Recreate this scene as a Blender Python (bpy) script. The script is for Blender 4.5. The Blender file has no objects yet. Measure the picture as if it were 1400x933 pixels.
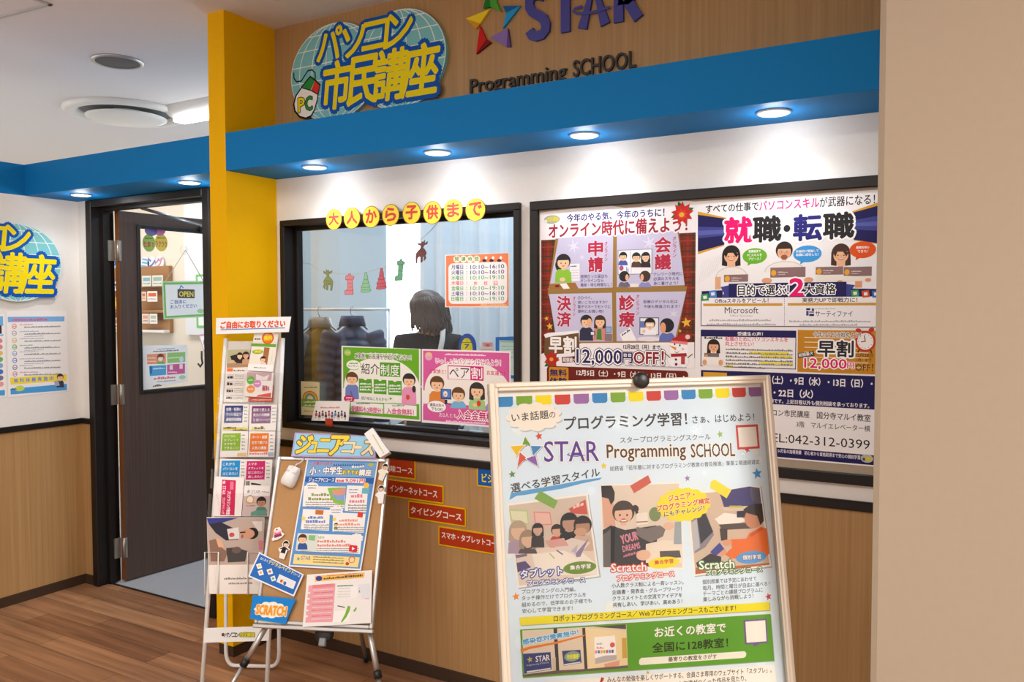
import bpy, math, random
import numpy as np
from mathutils import Matrix, Vector
random.seed(7)
S = bpy.context.scene
COL = S.collection
R = math.radians
# ------------------------------------------------------------------ camera
FPX, YAW, PITCH, ROLL = 1133.2, -0.5296, -0.0387, -0.0021
CAM = np.array([0.0, -2.7045, 1.5])
_fw = np.array([math.sin(YAW)*math.cos(PITCH), math.cos(YAW)*math.cos(PITCH), math.sin(PITCH)])
_r0 = np.array([math.cos(YAW), -math.sin(YAW), 0.0]); _u0 = np.cross(_r0, _fw)
_rt = _r0*math.cos(ROLL)+_u0*math.sin(ROLL); _up = -_r0*math.sin(ROLL)+_u0*math.cos(ROLL)
cd = bpy.data.cameras.new('camera'); co = bpy.data.objects.new('camera', cd); COL.objects.link(co)
cd.sensor_width = 36; cd.lens = 36*FPX/1400; cd.clip_start = .05
co.matrix_world = Matrix(((_rt[0], _up[0], -_fw[0], CAM[0]), (_rt[1], _up[1], -_fw[1], CAM[1]), (_rt[2], _up[2], -_fw[2], CAM[2]), (0, 0, 0, 1)))
S.camera = co
# ------------------------------------------------------------------ exposure, world, large lights
S.view_settings.view_transform = 'Standard'; S.view_settings.look = 'None'
S.view_settings.gamma = 1.0; S.view_settings.use_curve_mapping = False
S.view_settings.exposure = 0.24
W = bpy.data.worlds.new('world'); S.world = W; W.use_nodes = True
W.node_tree.nodes['Background'].inputs[0].default_value = (1.0, .97, .93, 1)
W.node_tree.nodes['Background'].inputs[1].default_value = 1.15
def area(name, loc, sx, sy, power, col, rot=(0, 0, 0)):
    l = bpy.data.lights.new(name, 'AREA'); l.shape = 'RECTANGLE'; l.size = sx; l.size_y = sy; l.energy = power; l.color = col
    o = bpy.data.objects.new(name, l); COL.objects.link(o); o.location = loc; o.rotation_euler = rot; return o
WARM = (1, .96, .91); COOL = (.74, .88, 1.0); NEUT = (1, .97, .93)
area('corridor_fill', (-1.2, -3.4, 2.72), 2.4, .5, 60, WARM)
area('corridor_fill', (-2.6, -2.3, 2.72), .6, .6, 22, WARM)
area('corridor_fill', (2.6, -1.65, 2.72), 1.4, .5, 190, WARM)  # unseen fill lamp, added to brighten the foreground poster stand
area('classroom_light', (-2.1, 1.35, 2.72), 2.4, .5, 25, COOL)
area('classroom_light', (-6.0, 1.2, 2.72), 2.4, .5, 30, NEUT)
area('daylight_through_window', (-3.73, 2.19, 1.62), .4, 1.4, 9, COOL, (R(90), 0, 0))
# ------------------------------------------------------------------ helpers
def lin(h):
    h = h.lstrip('#'); out = []
    for i in (0, 2, 4):
        c = int(h[i:i+2], 16)/255
        out.append(c/12.92 if c <= .04045 else ((c+.055)/1.055)**2.4)
    return (*out, 1.0)
def tag(o, label=None, cat=None, group=None, kind=None):
    if label: o['label'] = label
    if cat: o['category'] = cat
    if group: o['group'] = group
    if kind: o['kind'] = kind
    return o
WM = {}
def place(o, M, parent=None):
    WM[o.name] = M.copy()
    if parent is not None:
        o.parent = parent; o.matrix_parent_inverse = Matrix.Identity(4)
        o.matrix_basis = WM[parent.name].inverted() @ M
    else:
        o.matrix_basis = M
    return o
def empty(name, loc, label, cat, group=None, rz=0):
    o = bpy.data.objects.new(name, None); COL.objects.link(o); o.empty_display_size = .05
    place(o, Matrix.Translation(Vector(loc)) @ Matrix.Rotation(rz, 4, 'Z'))
    return tag(o, label, cat, group)
def basis(O, ex, ey):
    ex = Vector(ex).normalized(); n = ex.cross(Vector(ey)).normalized(); ey = n.cross(ex)
    return Matrix(((ex.x, ey.x, n.x, O[0]), (ex.y, ey.y, n.y, O[1]), (ex.z, ey.z, n.z, O[2]), (0, 0, 0, 1)))
# ---- materials
def mat(name, col, rough=.5, metal=0, spec=.5, coat=0, emit=0, bump=None, noise=None):
    m = bpy.data.materials.new(name); m.use_nodes = True; nt = m.node_tree; b = nt.nodes['Principled BSDF']
    c = lin(col) if isinstance(col, str) else col
    b.inputs['Base Color'].default_value = c; b.inputs['Roughness'].default_value = rough
    b.inputs['Metallic'].default_value = metal; b.inputs['Specular IOR Level'].default_value = spec
    b.inputs['Coat Weight'].default_value = coat; b.inputs['Coat Roughness'].default_value = .06
    if emit:
        b.inputs['Emission Color'].default_value = c; b.inputs['Emission Strength'].default_value = emit
    tc = nt.nodes.new('ShaderNodeTexCoord')
    n = nt.nodes.new('ShaderNodeTexNoise'); n.inputs['Scale'].default_value = noise[0] if noise else 60
    n.inputs['Detail'].default_value = 3; nt.links.new(tc.outputs['Object'], n.inputs['Vector'])
    amt = noise[1] if noise else .03
    mx = nt.nodes.new('ShaderNodeMix'); mx.data_type = 'RGBA'
    mx.inputs[6].default_value = tuple(x*(1-amt) for x in c[:3])+(1,); mx.inputs[7].default_value = tuple(min(1, x*(1+amt)) for x in c[:3])+(1,)
    nt.links.new(n.outputs['Fac'], mx.inputs[0]); nt.links.new(mx.outputs[2], b.inputs['Base Color'])
    if bump:
        n2 = nt.nodes.new('ShaderNodeTexNoise'); n2.inputs['Scale'].default_value = bump[0]; nt.links.new(tc.outputs['Object'], n2.inputs['Vector'])
        bp = nt.nodes.new('ShaderNodeBump'); bp.inputs['Strength'].default_value = bump[1]; bp.inputs['Distance'].default_value = .002
        nt.links.new(n2.outputs['Fac'], bp.inputs['Height']); nt.links.new(bp.outputs['Normal'], b.inputs['Normal'])
    return m
def grain(name, c1, c2, scale=(60, 60, 1.2), rough=.45, spec=.4):
    m = mat(name, c1, rough, spec=spec); nt = m.node_tree; b = nt.nodes['Principled BSDF']
    tc = nt.nodes.new('ShaderNodeTexCoord'); mp = nt.nodes.new('ShaderNodeMapping'); mp.inputs['Scale'].default_value = scale
    nt.links.new(tc.outputs['Object'], mp.inputs['Vector'])
    n = nt.nodes.new('ShaderNodeTexNoise'); n.inputs['Scale'].default_value = 1; n.inputs['Detail'].default_value = 5; n.inputs['Roughness'].default_value = .7
    nt.links.new(mp.outputs['Vector'], n.inputs['Vector'])
    rp = nt.nodes.new('ShaderNodeValToRGB'); rp.color_ramp.elements[0].position = .3; rp.color_ramp.elements[1].position = .7
    rp.color_ramp.elements[0].color = lin(c1); rp.color_ramp.elements[1].color = lin(c2)
    nt.links.new(n.outputs['Fac'], rp.inputs['Fac']); nt.links.new(rp.outputs['Color'], b.inputs['Base Color'])
    return m
def ink(name, rough=.55, spec=.4, coat=0):
    m = bpy.data.materials.new(name); m.use_nodes = True; nt = m.node_tree; b = nt.nodes['Principled BSDF']
    a = nt.nodes.new('ShaderNodeVertexColor'); a.layer_name = 'ink'
    tc = nt.nodes.new('ShaderNodeTexCoord'); n = nt.nodes.new('ShaderNodeTexNoise'); n.inputs['Scale'].default_value = 25
    nt.links.new(tc.outputs['Object'], n.inputs['Vector'])
    bp = nt.nodes.new('ShaderNodeBump'); bp.inputs['Strength'].default_value = .12; bp.inputs['Distance'].default_value = .004
    nt.links.new(n.outputs['Fac'], bp.inputs['Height']); nt.links.new(bp.outputs['Normal'], b.inputs['Normal'])
    nt.links.new(a.outputs['Color'], b.inputs['Base Color'])
    b.inputs['Roughness'].default_value = rough; b.inputs['Specular IOR Level'].default_value = spec; b.inputs['Coat Weight'].default_value = coat
    b.inputs['Coat Roughness'].default_value = .05
    return m
def clear(name, refl=1.0, tint=(1, 1, 1, 1), rough=.02, wav=0, ior=1.45):
    m = bpy.data.materials.new(name); m.use_nodes = True; nt = m.node_tree; nt.nodes.clear()
    o = nt.nodes.new('ShaderNodeOutputMaterial'); mx = nt.nodes.new('ShaderNodeMixShader')
    t = nt.nodes.new('ShaderNodeBsdfTransparent'); t.inputs[0].default_value = tint
    g = nt.nodes.new('ShaderNodeBsdfGlossy'); g.inputs['Roughness'].default_value = rough
    f = nt.nodes.new('ShaderNodeFresnel'); f.inputs[0].default_value = ior
    mu = nt.nodes.new('ShaderNodeMath'); mu.operation = 'MULTIPLY'; mu.inputs[1].default_value = refl
    nt.links.new(f.outputs[0], mu.inputs[0]); nt.links.new(mu.outputs[0], mx.inputs[0])
    nt.links.new(t.outputs[0], mx.inputs[1]); nt.links.new(g.outputs[0], mx.inputs[2]); nt.links.new(mx.outputs[0], o.inputs[0])
    if wav:
        tc = nt.nodes.new('ShaderNodeTexCoord'); n = nt.nodes.new('ShaderNodeTexNoise'); n.inputs['Scale'].default_value = 7
        nt.links.new(tc.outputs['Object'], n.inputs['Vector'])
        bp = nt.nodes.new('ShaderNodeBump'); bp.inputs['Strength'].default_value = wav; bp.inputs['Distance'].default_value = .01
        nt.links.new(n.outputs['Fac'], bp.inputs['Height']); nt.links.new(bp.outputs['Normal'], g.inputs['Normal'])
    return m
def planks(name):
    m = mat(name, '#8a5a34', .38, spec=.45); nt = m.node_tree; b = nt.nodes['Principled BSDF']
    tc = nt.nodes.new('ShaderNodeTexCoord')
    br = nt.nodes.new('ShaderNodeTexBrick'); nt.links.new(tc.outputs['Object'], br.inputs['Vector'])
    br.offset = .37; br.inputs['Scale'].default_value = 1; br.inputs['Brick Width'].default_value = .92; br.inputs['Row Height'].default_value = .125
    br.inputs['Mortar Size'].default_value = .0012; br.inputs['Mortar Smooth'].default_value = .1; br.inputs['Bias'].default_value = 0
    br.inputs['Color1'].default_value = lin('#b48660'); br.inputs['Color2'].default_value = lin('#906546'); br.inputs['Mortar'].default_value = lin('#4d3020')
    mp = nt.nodes.new('ShaderNodeMapping'); mp.inputs['Scale'].default_value = (1.6, 28, 28); nt.links.new(tc.outputs['Object'], mp.inputs['Vector'])
    n = nt.nodes.new('ShaderNodeTexNoise'); n.inputs['Scale'].default_value = 1; n.inputs['Detail'].default_value = 5; nt.links.new(mp.outputs['Vector'], n.inputs['Vector'])
    rp = nt.nodes.new('ShaderNodeValToRGB'); rp.color_ramp.elements[0].position = .3; rp.color_ramp.elements[1].position = .72
    rp.color_ramp.elements[0].color = (.62, .6, .6, 1); rp.color_ramp.elements[1].color = (1.25, 1.22, 1.2, 1)
    nt.links.new(n.outputs['Fac'], rp.inputs['Fac'])
    mx = nt.nodes.new('ShaderNodeMix'); mx.data_type = 'RGBA'; mx.blend_type = 'MULTIPLY'; mx.inputs[0].default_value = 1
    nt.links.new(br.outputs['Color'], mx.inputs[6]); nt.links.new(rp.outputs['Color'], mx.inputs[7]); nt.links.new(mx.outputs[2], b.inputs['Base Color'])
    return m
M = dict(
    white=mat('wallpaper_white', '#e9e6e1', .7, bump=(220, .25)), ceil=mat('ceiling_paint', '#e9e5e4', .85),
    wood=grain('oak_veneer', '#a37d4d', '#bb9464', (75, 75, 1.1)), floor=planks('floor_planks'),
    carpet=mat('carpet_grey', '#a3a4a8', .95, noise=(220, .35), bump=(300, .6)), blue=mat('blue_paint', '#0f78bd', .6, spec=.12), yellow=mat('yellow_paint', '#efb700', .6, spec=.1),
    dark=mat('dark_frame', '#1d1816', .4, spec=.3), black=mat('black_plastic', '#181717', .4), base=mat('baseboard_brown', '#3c2a1c', .5),
    beige=mat('beige_plaster', '#aa9b87', .7), alu=mat('satin_aluminium', '#c9c7c4', .35, .8), frame=mat('champagne_frame', '#d8cdbc', .4, .2),
    steel=mat('hinge_steel', '#a79f94', .35, .7), whitep=mat('white_plastic', '#ecebe8', .4), panel=mat('grey_white_panel', '#d5d0ca', .5), pale=mat('pale_panel', '#e2e5e8', .7), cork=mat('cork', '#b98d5c', .8, noise=(180, .12)),
    door=grain('dark_walnut', '#46362f', '#5a4840', (110, 110, 1.5)), edge=mat('door_edge_brown', '#7a4a25', .5),
    iwall=mat('classroom_wall', '#b6cddb', .8), bwall=mat('classroom_beige', '#e6dccb', .8), curtain=mat('curtain_white', '#dde8f0', .9),
    sun=mat('daylight', '#ffffff', .5, emit=1.6), led=mat('led_lens', '#fffaf2', .5, emit=14), tube=mat('led_tube', '#ffffff', .5, emit=7),
    glass=clear('window_glass', .35), acry=clear('acrylic', .15, (.97, .97, .97, 1), .08), cover=clear('cover_sheet', 1.0, (1, 1, 1, 1), .05),
    paper=ink('printed_paper', .6, .12), gloss=ink('printed_gloss', .5, .15, .02), board=ink('printed_board', .55, .15),
    hair=mat('dark_hair', '#5a4c46', .4, noise=(35, .5)), skin=mat('skin', '#dba98a', .6), cloth=mat('black_knit', '#2a2a2d', .9), tape=mat('strap_white', '#dcdcdc', .8),
    coatb=mat('coat_brown', '#7a5f34', .8), coatn=mat('coat_navy', '#2a3a58', .5), lining=mat('coat_lining', '#96928a', .4), desk=mat('desk_top', '#d8d5cf', .5),
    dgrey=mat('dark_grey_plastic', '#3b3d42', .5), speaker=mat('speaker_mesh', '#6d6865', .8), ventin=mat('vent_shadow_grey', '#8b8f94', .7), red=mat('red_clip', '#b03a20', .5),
    brownwood=mat('shelf_brown', '#a5784c', .6), string=mat('string', '#c9c2b4', .8), strap=mat('grey_metal', '#8d8f92', .3, .8),
)
# ---- 3-D mesh builder
class MB:
    def __init__(s): s.v = []; s.f = []; s.mi = []; s.sm = []
    def add(s, vs, fs, mi=0, M=None, smooth=False):
        k = len(s.v)
        s.v += [tuple(M @ Vector(v)) if M is not None else tuple(v) for v in vs]
        s.f += [tuple(i+k for i in f) for f in fs]; s.mi += [mi]*len(fs); s.sm += [smooth]*len(fs); return s
    def box(s, x0, x1, y0, y1, z0, z1, mi=0, M=None):
        vs = [(x, y, z) for z in (z0, z1) for y in (y0, y1) for x in (x0, x1)]
        return s.add(vs, [(0, 2, 3, 1), (4, 5, 7, 6), (0, 1, 5, 4), (2, 6, 7, 3), (0, 4, 6, 2), (1, 3, 7, 5)], mi, M)
    def bbox(s, x0, x1, y0, y1, z0, z1, b=.002, mi=0, M=None):   # box with chamfered edges
        vs = []; fs = []
        c = ((x0+x1)/2, (y0+y1)/2, (z0+z1)/2); h = ((x1-x0)/2, (y1-y0)/2, (z1-z0)/2); b = min(b, *[x*.45 for x in h])
        idx = {}
        for sx in (-1, 1):
            for sy in (-1, 1):
                for sz in (-1, 1):
                    for ax in range(3):
                        q = [c[i]+(sx, sy, sz)[i]*(h[i]-(0 if i == ax else b)) for i in range(3)]
                        idx[(sx, sy, sz, ax)] = len(vs); vs.append(q)
        for ax in range(3):
            o = [i for i in range(3) if i != ax]
            for sg in (-1, 1):
                f = []
                for p, q in ((-1, -1), (1, -1), (1, 1), (-1, 1)):
                    k = [0, 0, 0]; k[ax] = sg; k[o[0]] = p; k[o[1]] = q; f.append(idx[(*k, ax)])
                fs.append(tuple(f))
        for ax in range(3):
            o = [i for i in range(3) if i != ax]
            for p in (-1, 1):
                for q in (-1, 1):
                    k0 = [0, 0, 0]; k0[ax] = -1; k0[o[0]] = p; k0[o[1]] = q; k1 = list(k0); k1[ax] = 1
                    fs.append((idx[(*k0, o[0])], idx[(*k1, o[0])], idx[(*k1, o[1])], idx[(*k0, o[1])]))
        for sx in (-1, 1):
            for sy in (-1, 1):
                for sz in (-1, 1): fs.append(tuple(idx[(sx, sy, sz, a)] for a in range(3)))
        return s.add(vs, fs, mi, M)
    def tube(s, pts, r, mi=0, n=12, M=None, caps=True, rs=None):
        P = [Vector(p) for p in pts]; vs = []; fs = []; prev = None
        for i, p in enumerate(P):
            t = (P[min(i+1, len(P)-1)]-P[max(i-1, 0)]).normalized()
            if prev is None: a = t.cross(Vector((0, 0, 1)) if abs(t.z) < .9 else Vector((1, 0, 0))).normalized()
            else: a = (prev - t*prev.dot(t)).normalized()
            prev = a; b = t.cross(a); rr = rs[i] if rs else r
            for k in range(n):
                th = 2*math.pi*k/n; vs.append(p+(a*math.cos(th)+b*math.sin(th))*rr)
        for i in range(len(P)-1):
            for k in range(n): fs.append((i*n+k, i*n+(k+1) % n, (i+1)*n+(k+1) % n, (i+1)*n+k))
        s.add(vs, fs, mi, M, True)
        if caps:
            k0 = len(s.v)-len(vs); s.f += [tuple(k0+i for i in range(n))[::-1], tuple(k0+(len(P)-1)*n+i for i in range(n))]; s.mi += [mi]*2; s.sm += [False]*2
        return s
    def lathe(s, prof, c, mi=0, n=40, M=None, ax='Z', smooth=True):   # profile (r, h)
        vs = []; fs = []
        for r, h in prof:
            for k in range(n):
                th = 2*math.pi*k/n; x, y = r*math.cos(th), r*math.sin(th)
                vs.append((c[0]+x, c[1]+y, c[2]+h) if ax == 'Z' else (c[0]+x, c[1]+h, c[2]+y))
        for i in range(len(prof)-1):
            for k in range(n): fs.append((i*n+k, i*n+(k+1) % n, (i+1)*n+(k+1) % n, (i+1)*n+k))
        return s.add(vs, fs, mi, M, smooth)
    def loft(s, rings, mi=0, M=None, caps=True):
        n = len(rings[0]); vs = [p for r in rings for p in r]; fs = []
        for i in range(len(rings)-1):
            for k in range(n): fs.append((i*n+k, i*n+(k+1) % n, (i+1)*n+(k+1) % n, (i+1)*n+k))
        if caps: fs += [tuple(range(n))[::-1], tuple((len(rings)-1)*n+i for i in range(n))]
        return s.add(vs, fs, mi, M, True)
    def prism(s, pts, z0, z1, mi=0, M=None):
        n = len(pts); vs = [(x, y, z0) for x, y in pts]+[(x, y, z1) for x, y in pts]
        return s.add(vs, [tuple(range(n))[::-1], tuple(range(n, 2*n))]+[(k, (k+1) % n, n+(k+1) % n, n+k) for k in range(n)], mi, M)
    def build(s, name, mats, parent=None, M=None):
        if not isinstance(mats, (list, tuple)): mats = [mats]
        me = bpy.data.meshes.new(name)
        if M is None:
            a = np.array(s.v); c = (a.min(0)+a.max(0))/2; M = Matrix.Translation(Vector(c))
            if parent is None: M.translation.z = a[:, 2].min()
        I = M.inverted(); me.from_pydata([tuple(I @ Vector(v)) for v in s.v], [], s.f)
        for m in mats: me.materials.append(m)
        me.polygons.foreach_set('material_index', s.mi); me.polygons.foreach_set('use_smooth', s.sm); me.update()
        o = bpy.data.objects.new(name, me); COL.objects.link(o); place(o, M, parent); return o
def struct(name, mb, mats, parent=None):
    o = mb.build(name, mats, parent)
    # bake true-world texture coordinates for walls: origin at the world origin
    if parent is None:
        T = o.matrix_basis.translation.copy(); o.data.transform(Matrix.Translation(T)); o.matrix_basis = Matrix.Identity(4); WM[o.name] = Matrix.Identity(4); o['kind'] = 'structure'
    return o
# ---- flat printed art on a real plane
CR = {'px': (0, 0, 1), 'A': (730, 260, 6.087), 'B': (730, 390, 6.087), 'C': (950, 260, 5.385), 'D': (950, 390, 5.385), 'E': (1030, 510, 6.667),
      'G': (600, 0, 4.667), 'H': (460, 450, 5.488), 'I': (400, 260, 4.442), 'J': (660, 510, 5.182), 'K': (860, 510, 5.183), 'L': (670, 650, 4.664),
      'Mm': (870, 650, 4.664), 'N': (670, 800, 6.364), 'O': (860, 800, 5.833), 'Q': (370, 0, 3.5), 'R': (0, 290, 7.173), 'S': (0, 420, 6.664),
      'T': (140, 270, 3.331), 'U': (290, 430, 6.664), 'V': (290, 560, 5.827), 'W': (270, 690, 3.838), 'X': (380, 580, 5.833), 'Y': (330, 700, 4.005),
      'Z': (480, 560, 5.833), 'z': (500, 600, 4.667), 'win': (370, 250, 2.522), 'RK': (270, 400, 3.11), 'DD': (140, 420, 6.6625), 'PP': (540, 380, 7.778), 'WW': (400, 420, 4.375)}
class Plane:
    def __init__(s, O, ex, ey, off=0):
        s.M = basis(O, ex, ey); n = s.M.to_3x3() @ Vector((0, 0, 1)); s.O = np.array(O, float)+np.array(n)*off
        s.M.translation = Vector(s.O); s.ex = np.array(s.M.to_3x3() @ Vector((1, 0, 0))); s.ey = np.array(s.M.to_3x3() @ Vector((0, 1, 0))); s.n = np.array(n)
    def off(s, d): return Plane(s.O+s.n*d, s.ex, s.ey)
    def uv(s, u, v):
        d = _fw+_rt*(u-700)/FPX-_up*(v-466.5)/FPX; t = ((s.O-CAM) @ s.n)/(d @ s.n); P = CAM+t*d-s.O
        return float(P @ s.ex), float(P @ s.ey)
    def w(s, a, b, c=0): return Vector(s.O+s.ex*a+s.ey*b+s.n*c)
_TC = {}
def glyphs(t, bold):
    k = (t, bold)
    if k not in _TC:
        cu = bpy.data.curves.new('t', 'FONT'); cu.body = t; cu.resolution_u = 2; cu.offset = bold
        o = bpy.data.objects.new('t', cu); me = o.to_mesh()
        v = np.array([(p.co.x, p.co.y) for p in me.vertices]) if len(me.vertices) else np.zeros((1, 2)); f = [tuple(p.vertices) for p in me.polygons]
        o.to_mesh_clear(); bpy.data.objects.remove(o); bpy.data.curves.remove(cu)
        mn = v.min(0); sz = np.maximum(v.max(0)-mn, 1e-6); _TC[k] = ((v-mn)/sz, f)
    return _TC[k]
EPS = 5e-5
class Art:
    def __init__(s, pl, crop='px'): s.pl = pl; s.v = []; s.f = []; s.c = []; s.k = 0; s.bx = []; s.cr = CR[crop]
    def crop(s, c): s.cr = CR[c]; return s
    def L(s, x, y):
        c = s.cr; return s.pl.uv(c[0]+x/c[2], c[1]+y/c[2])
    def raw(s, pts, fs, col, z=None):
        if z is None: z = s.lay(pts)*EPS
        k = len(s.v); s.v += [(a, b, z) for a, b in pts]; s.f += [tuple(i+k for i in f) for f in fs]
        if isinstance(col, str): s.c += [lin(col)]*sum(len(f) for f in fs)
        else: s.c += [col[i] for f in fs for i in f]
        return s
    def lay(s, pts, m=0):                                    # the lowest print layer above everything this shape covers
        q = np.asarray(pts); b = (q[:, 0].min()-m, q[:, 0].max()+m, q[:, 1].min()-m, q[:, 1].max()+m)
        l = 1+max([x[4] for x in s.bx if x[0] < b[1] and b[0] < x[1] and x[2] < b[3] and b[2] < x[3]], default=0); s.bx.append((*b, l)); return l
    def ab(s, pts, col): return s.raw(pts, [tuple(range(len(pts)))], col)
    def base(s, pts, col='#f0eeea', th=.0006, ab=False):
        P = pts if ab else [s.L(*p) for p in pts]
        ar = sum(P[i][0]*P[(i+1) % len(P)][1]-P[(i+1) % len(P)][0]*P[i][1] for i in range(len(P)))
        if ar < 0: P = P[::-1]
        n = len(P); k = len(s.v); s.v += [(a, b, 0) for a, b in P]+[(a, b, -th) for a, b in P]
        F = [tuple(range(n)), tuple(range(n, 2*n))[::-1]]+[(i, n+i, n+(i+1) % n, (i+1) % n) for i in range(n)]
        s.f += [tuple(i+k for i in f) for f in F]; s.c += [lin(col)]*sum(len(f) for f in F); s.P = P; return s
    def rbase(s, x0, y0, x1, y1, col='#f0eeea', th=.0006):
        a0, b0 = s.L(x0, y0); a1, b1 = s.L(x1, y1); return s.base([(a0, b0), (a0, b1), (a1, b1), (a1, b0)], col, th, True)
    def poly(s, pts, col): return s.ab([s.L(*p) for p in pts], col)
    def quad(s, x0, y0, x1, y1, col):
        a0, b0 = s.L(x0, y0); a1, b1 = s.L(x1, y1); return s.ab([(a0, b1), (a1, b1), (a1, b0), (a0, b0)], col)
    def rr(s, x0, y0, x1, y1, r, col):
        a0, b0 = s.L(x0, y0); a1, b1 = s.L(x1, y1); rr = abs(s.L(x0+r, y0)[0]-a0); pts = []
        rr = min(rr, abs(a1-a0)*.49, abs(b0-b1)*.49)
        for cx, cy, t0 in ((a1-rr, b0-rr, 0), (a0+rr, b0-rr, 90), (a0+rr, b1+rr, 180), (a1-rr, b1+rr, 270)):
            for i in range(6): t = R(t0+18*i); pts.append((cx+rr*math.cos(t), cy+rr*math.sin(t)))
        return s.ab(pts, col)
    def ellp(s, cx, cy, rx, ry, rot=0, n=28, t0=0, t1=360):
        a, b = s.L(cx, cy); ra = abs(s.L(cx+rx, cy)[0]-s.L(cx-rx, cy)[0])/2; rb = abs(s.L(cx, cy-ry)[1]-s.L(cx, cy+ry)[1])/2; out = []
        for i in range(n):
            t = R(t0+(t1-t0)*i/(n if t1-t0 == 360 else n-1)); x, y = ra*math.cos(t), rb*math.sin(t); c, q = math.cos(R(rot)), math.sin(R(rot)); out.append((a+x*c-y*q, b+x*q+y*c))
        return out
    def ell(s, cx, cy, rx, ry, col, rot=0, n=28, **k): return s.ab(s.ellp(cx, cy, rx, ry, rot, n, **k), col)
    def starp(s, cx, cy, r, rot=0, n=5, q=.42):
        a, b = s.L(cx, cy); ra = abs(s.L(cx, cy-r)[1]-b)
        return [(a+ra*(1 if i % 2 == 0 else q)*math.cos(R(90+rot+i*180/n)), b+ra*(1 if i % 2 == 0 else q)*math.sin(R(90+rot+i*180/n))) for i in range(2*n)]
    def star(s, cx, cy, r, col, rot=0, n=5, q=.42): return s.ab(s.starp(cx, cy, r, rot, n, q), col)
    def lineab(s, P, w, col):
        fs = []; vs = []
        for i in range(len(P)-1):
            p = np.array(P[i]); q = np.array(P[i+1]); d = q-p; l = np.linalg.norm(d) or 1; d = d/l; n = np.array((-d[1], d[0]))*w/2; e = d*w*.3
            k = len(vs); vs += [tuple(p-e-n), tuple(q+e-n), tuple(q+e+n), tuple(p-e+n)]; fs.append((k, k+1, k+2, k+3))
        return s.raw(vs, fs, col)
    def line(s, pts, w, col):
        P = [s.L(*p) for p in pts]; c = s.cr; ww = abs(s.L(pts[0][0], pts[0][1]-w)[1]-P[0][1]); return s.lineab(P, ww, col)
    def scrib(s, x0, y0, x1, h, col, y1=None):      # a row of print too small to read
        y1 = y0 if y1 is None else y1; vs = []; fs = []; t = 0.0; L = max(abs(x1-x0), 1)
        while t < 1:
            d = random.uniform(.5, 1.1)*h/L; t2 = min(1, t+d*.8)
            p = s.L(x0+(x1-x0)*t, y0+(y1-y0)*t); q = s.L(x0+(x1-x0)*t2, y0+(y1-y0)*t2); tt = random.uniform(.45, .95)*h
            p2 = s.L(x0+(x1-x0)*t, y0+(y1-y0)*t-tt); k = len(vs); dv = (p2[0]-p[0], p2[1]-p[1])
            vs += [p, q, (q[0]+dv[0], q[1]+dv[1]), (p[0]+dv[0], p[1]+dv[1])]; fs.append((k, k+1, k+2, k+3)); t += d
        return s.raw(vs, fs, col)
    def text(s, t, x0, y0, x1, h, col, b=0.0, y1=None, out=None, sk=0, sh=None):
        p0 = np.array(s.L(x0, y0)); hh = abs(s.L(x0, y0-h)[1]-p0[1]); p1 = np.array(s.L(x1, y0 if y1 is None else y1))
        if y1 is None: d = np.array((1.0, 0)); wd = p1[0]-p0[0]
        else: d = p1-p0; wd = np.linalg.norm(d); d = d/wd
        return s.textab(t, p0, d, wd, hh, col, b, out, sk, sh)
    def textab(s, t, p0, d, wd, hh, col, b=0.0, out=None, sk=0, sh=None):
        g, f = glyphs(t, 0); n = np.array((-d[1], d[0])); p0 = np.array(p0); d = np.array(d)
        V = p0+np.outer(g[:, 0]*wd+g[:, 1]*hh*sk, d)+np.outer(g[:, 1]*hh, n)
        if sh: s.fat(V+np.array((sh[0]*hh, -sh[0]*hh)), f, sh[1], b*hh)
        if out: s.fat(V, f, out[1], (out[0]+b)*hh, 12)
        return s.fat(V, f, col, b*hh, 6 if hh > .02 else 4)
    def fat(s, V, f, col, r, n=8):                           # a glyph thickened evenly by r
        z = s.lay(V, r)*EPS
        if r > 0:
            for i in range(n): t = 2*math.pi*i/n+.4; s.raw([tuple(v) for v in V+np.array((r*math.cos(t), r*math.sin(t)))], f, col, z+i*3e-6)
        return s.raw([tuple(v) for v in V], f, col, z+n*3e-6)
    def vtext(s, t, x0, y0, x1, y1, col, b=0.0, out=None):
        n = len(t); h = (y1-y0)/n
        for i, ch in enumerate(t):
            if ch in 'ー―': s.line([((x0+x1)/2, y0+h*(i+.1)), ((x0+x1)/2, y0+h*(i+.9))], h*.12, col)
            elif ch != ' ': s.text(ch, x0, y0+h*(i+.95), x1, h*.88, col, b, out=out)
        return s
    def bust(s, cx, cy, r, body='#888888', hair='#3a2a20', skin='#f3c9a2', long=False, back=False, h=2.4, eyes=True):
        if body: s.poly([(cx-1.25*r, cy+h*r), (cx-1.15*r, cy+1.6*r), (cx-.75*r, cy+1.1*r), (cx+.75*r, cy+1.1*r), (cx+1.15*r, cy+1.6*r), (cx+1.25*r, cy+h*r)], body)
        s.quad(cx-.28*r, cy+.6*r, cx+.28*r, cy+1.2*r, skin)
        if long: s.poly([(cx-1.1*r, cy-.2*r), (cx-1.15*r, cy+1.3*r), (cx-.5*r, cy+1.4*r), (cx-.45*r, cy), (cx+.45*r, cy), (cx+.5*r, cy+1.4*r), (cx+1.15*r, cy+1.3*r), (cx+1.1*r, cy-.2*r)], hair)
        s.ell(cx, cy-.1*r, 1.08*r, 1.1*r, hair)
        if back: return s
        s.ell(cx, cy+.16*r, .86*r, .88*r, skin)
        s.ab(s.ellp(cx, cy-.12*r, .98*r, .95*r, n=14, t0=8, t1=172), hair)
        if eyes:
            for q in (-.34, .34): s.ell(cx+q*r, cy+.22*r, .08*r, .12*r, '#2c1c14', n=8)
            s.ell(cx, cy+.62*r, .2*r, .07*r, '#c2504a', n=10)
        return s
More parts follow.
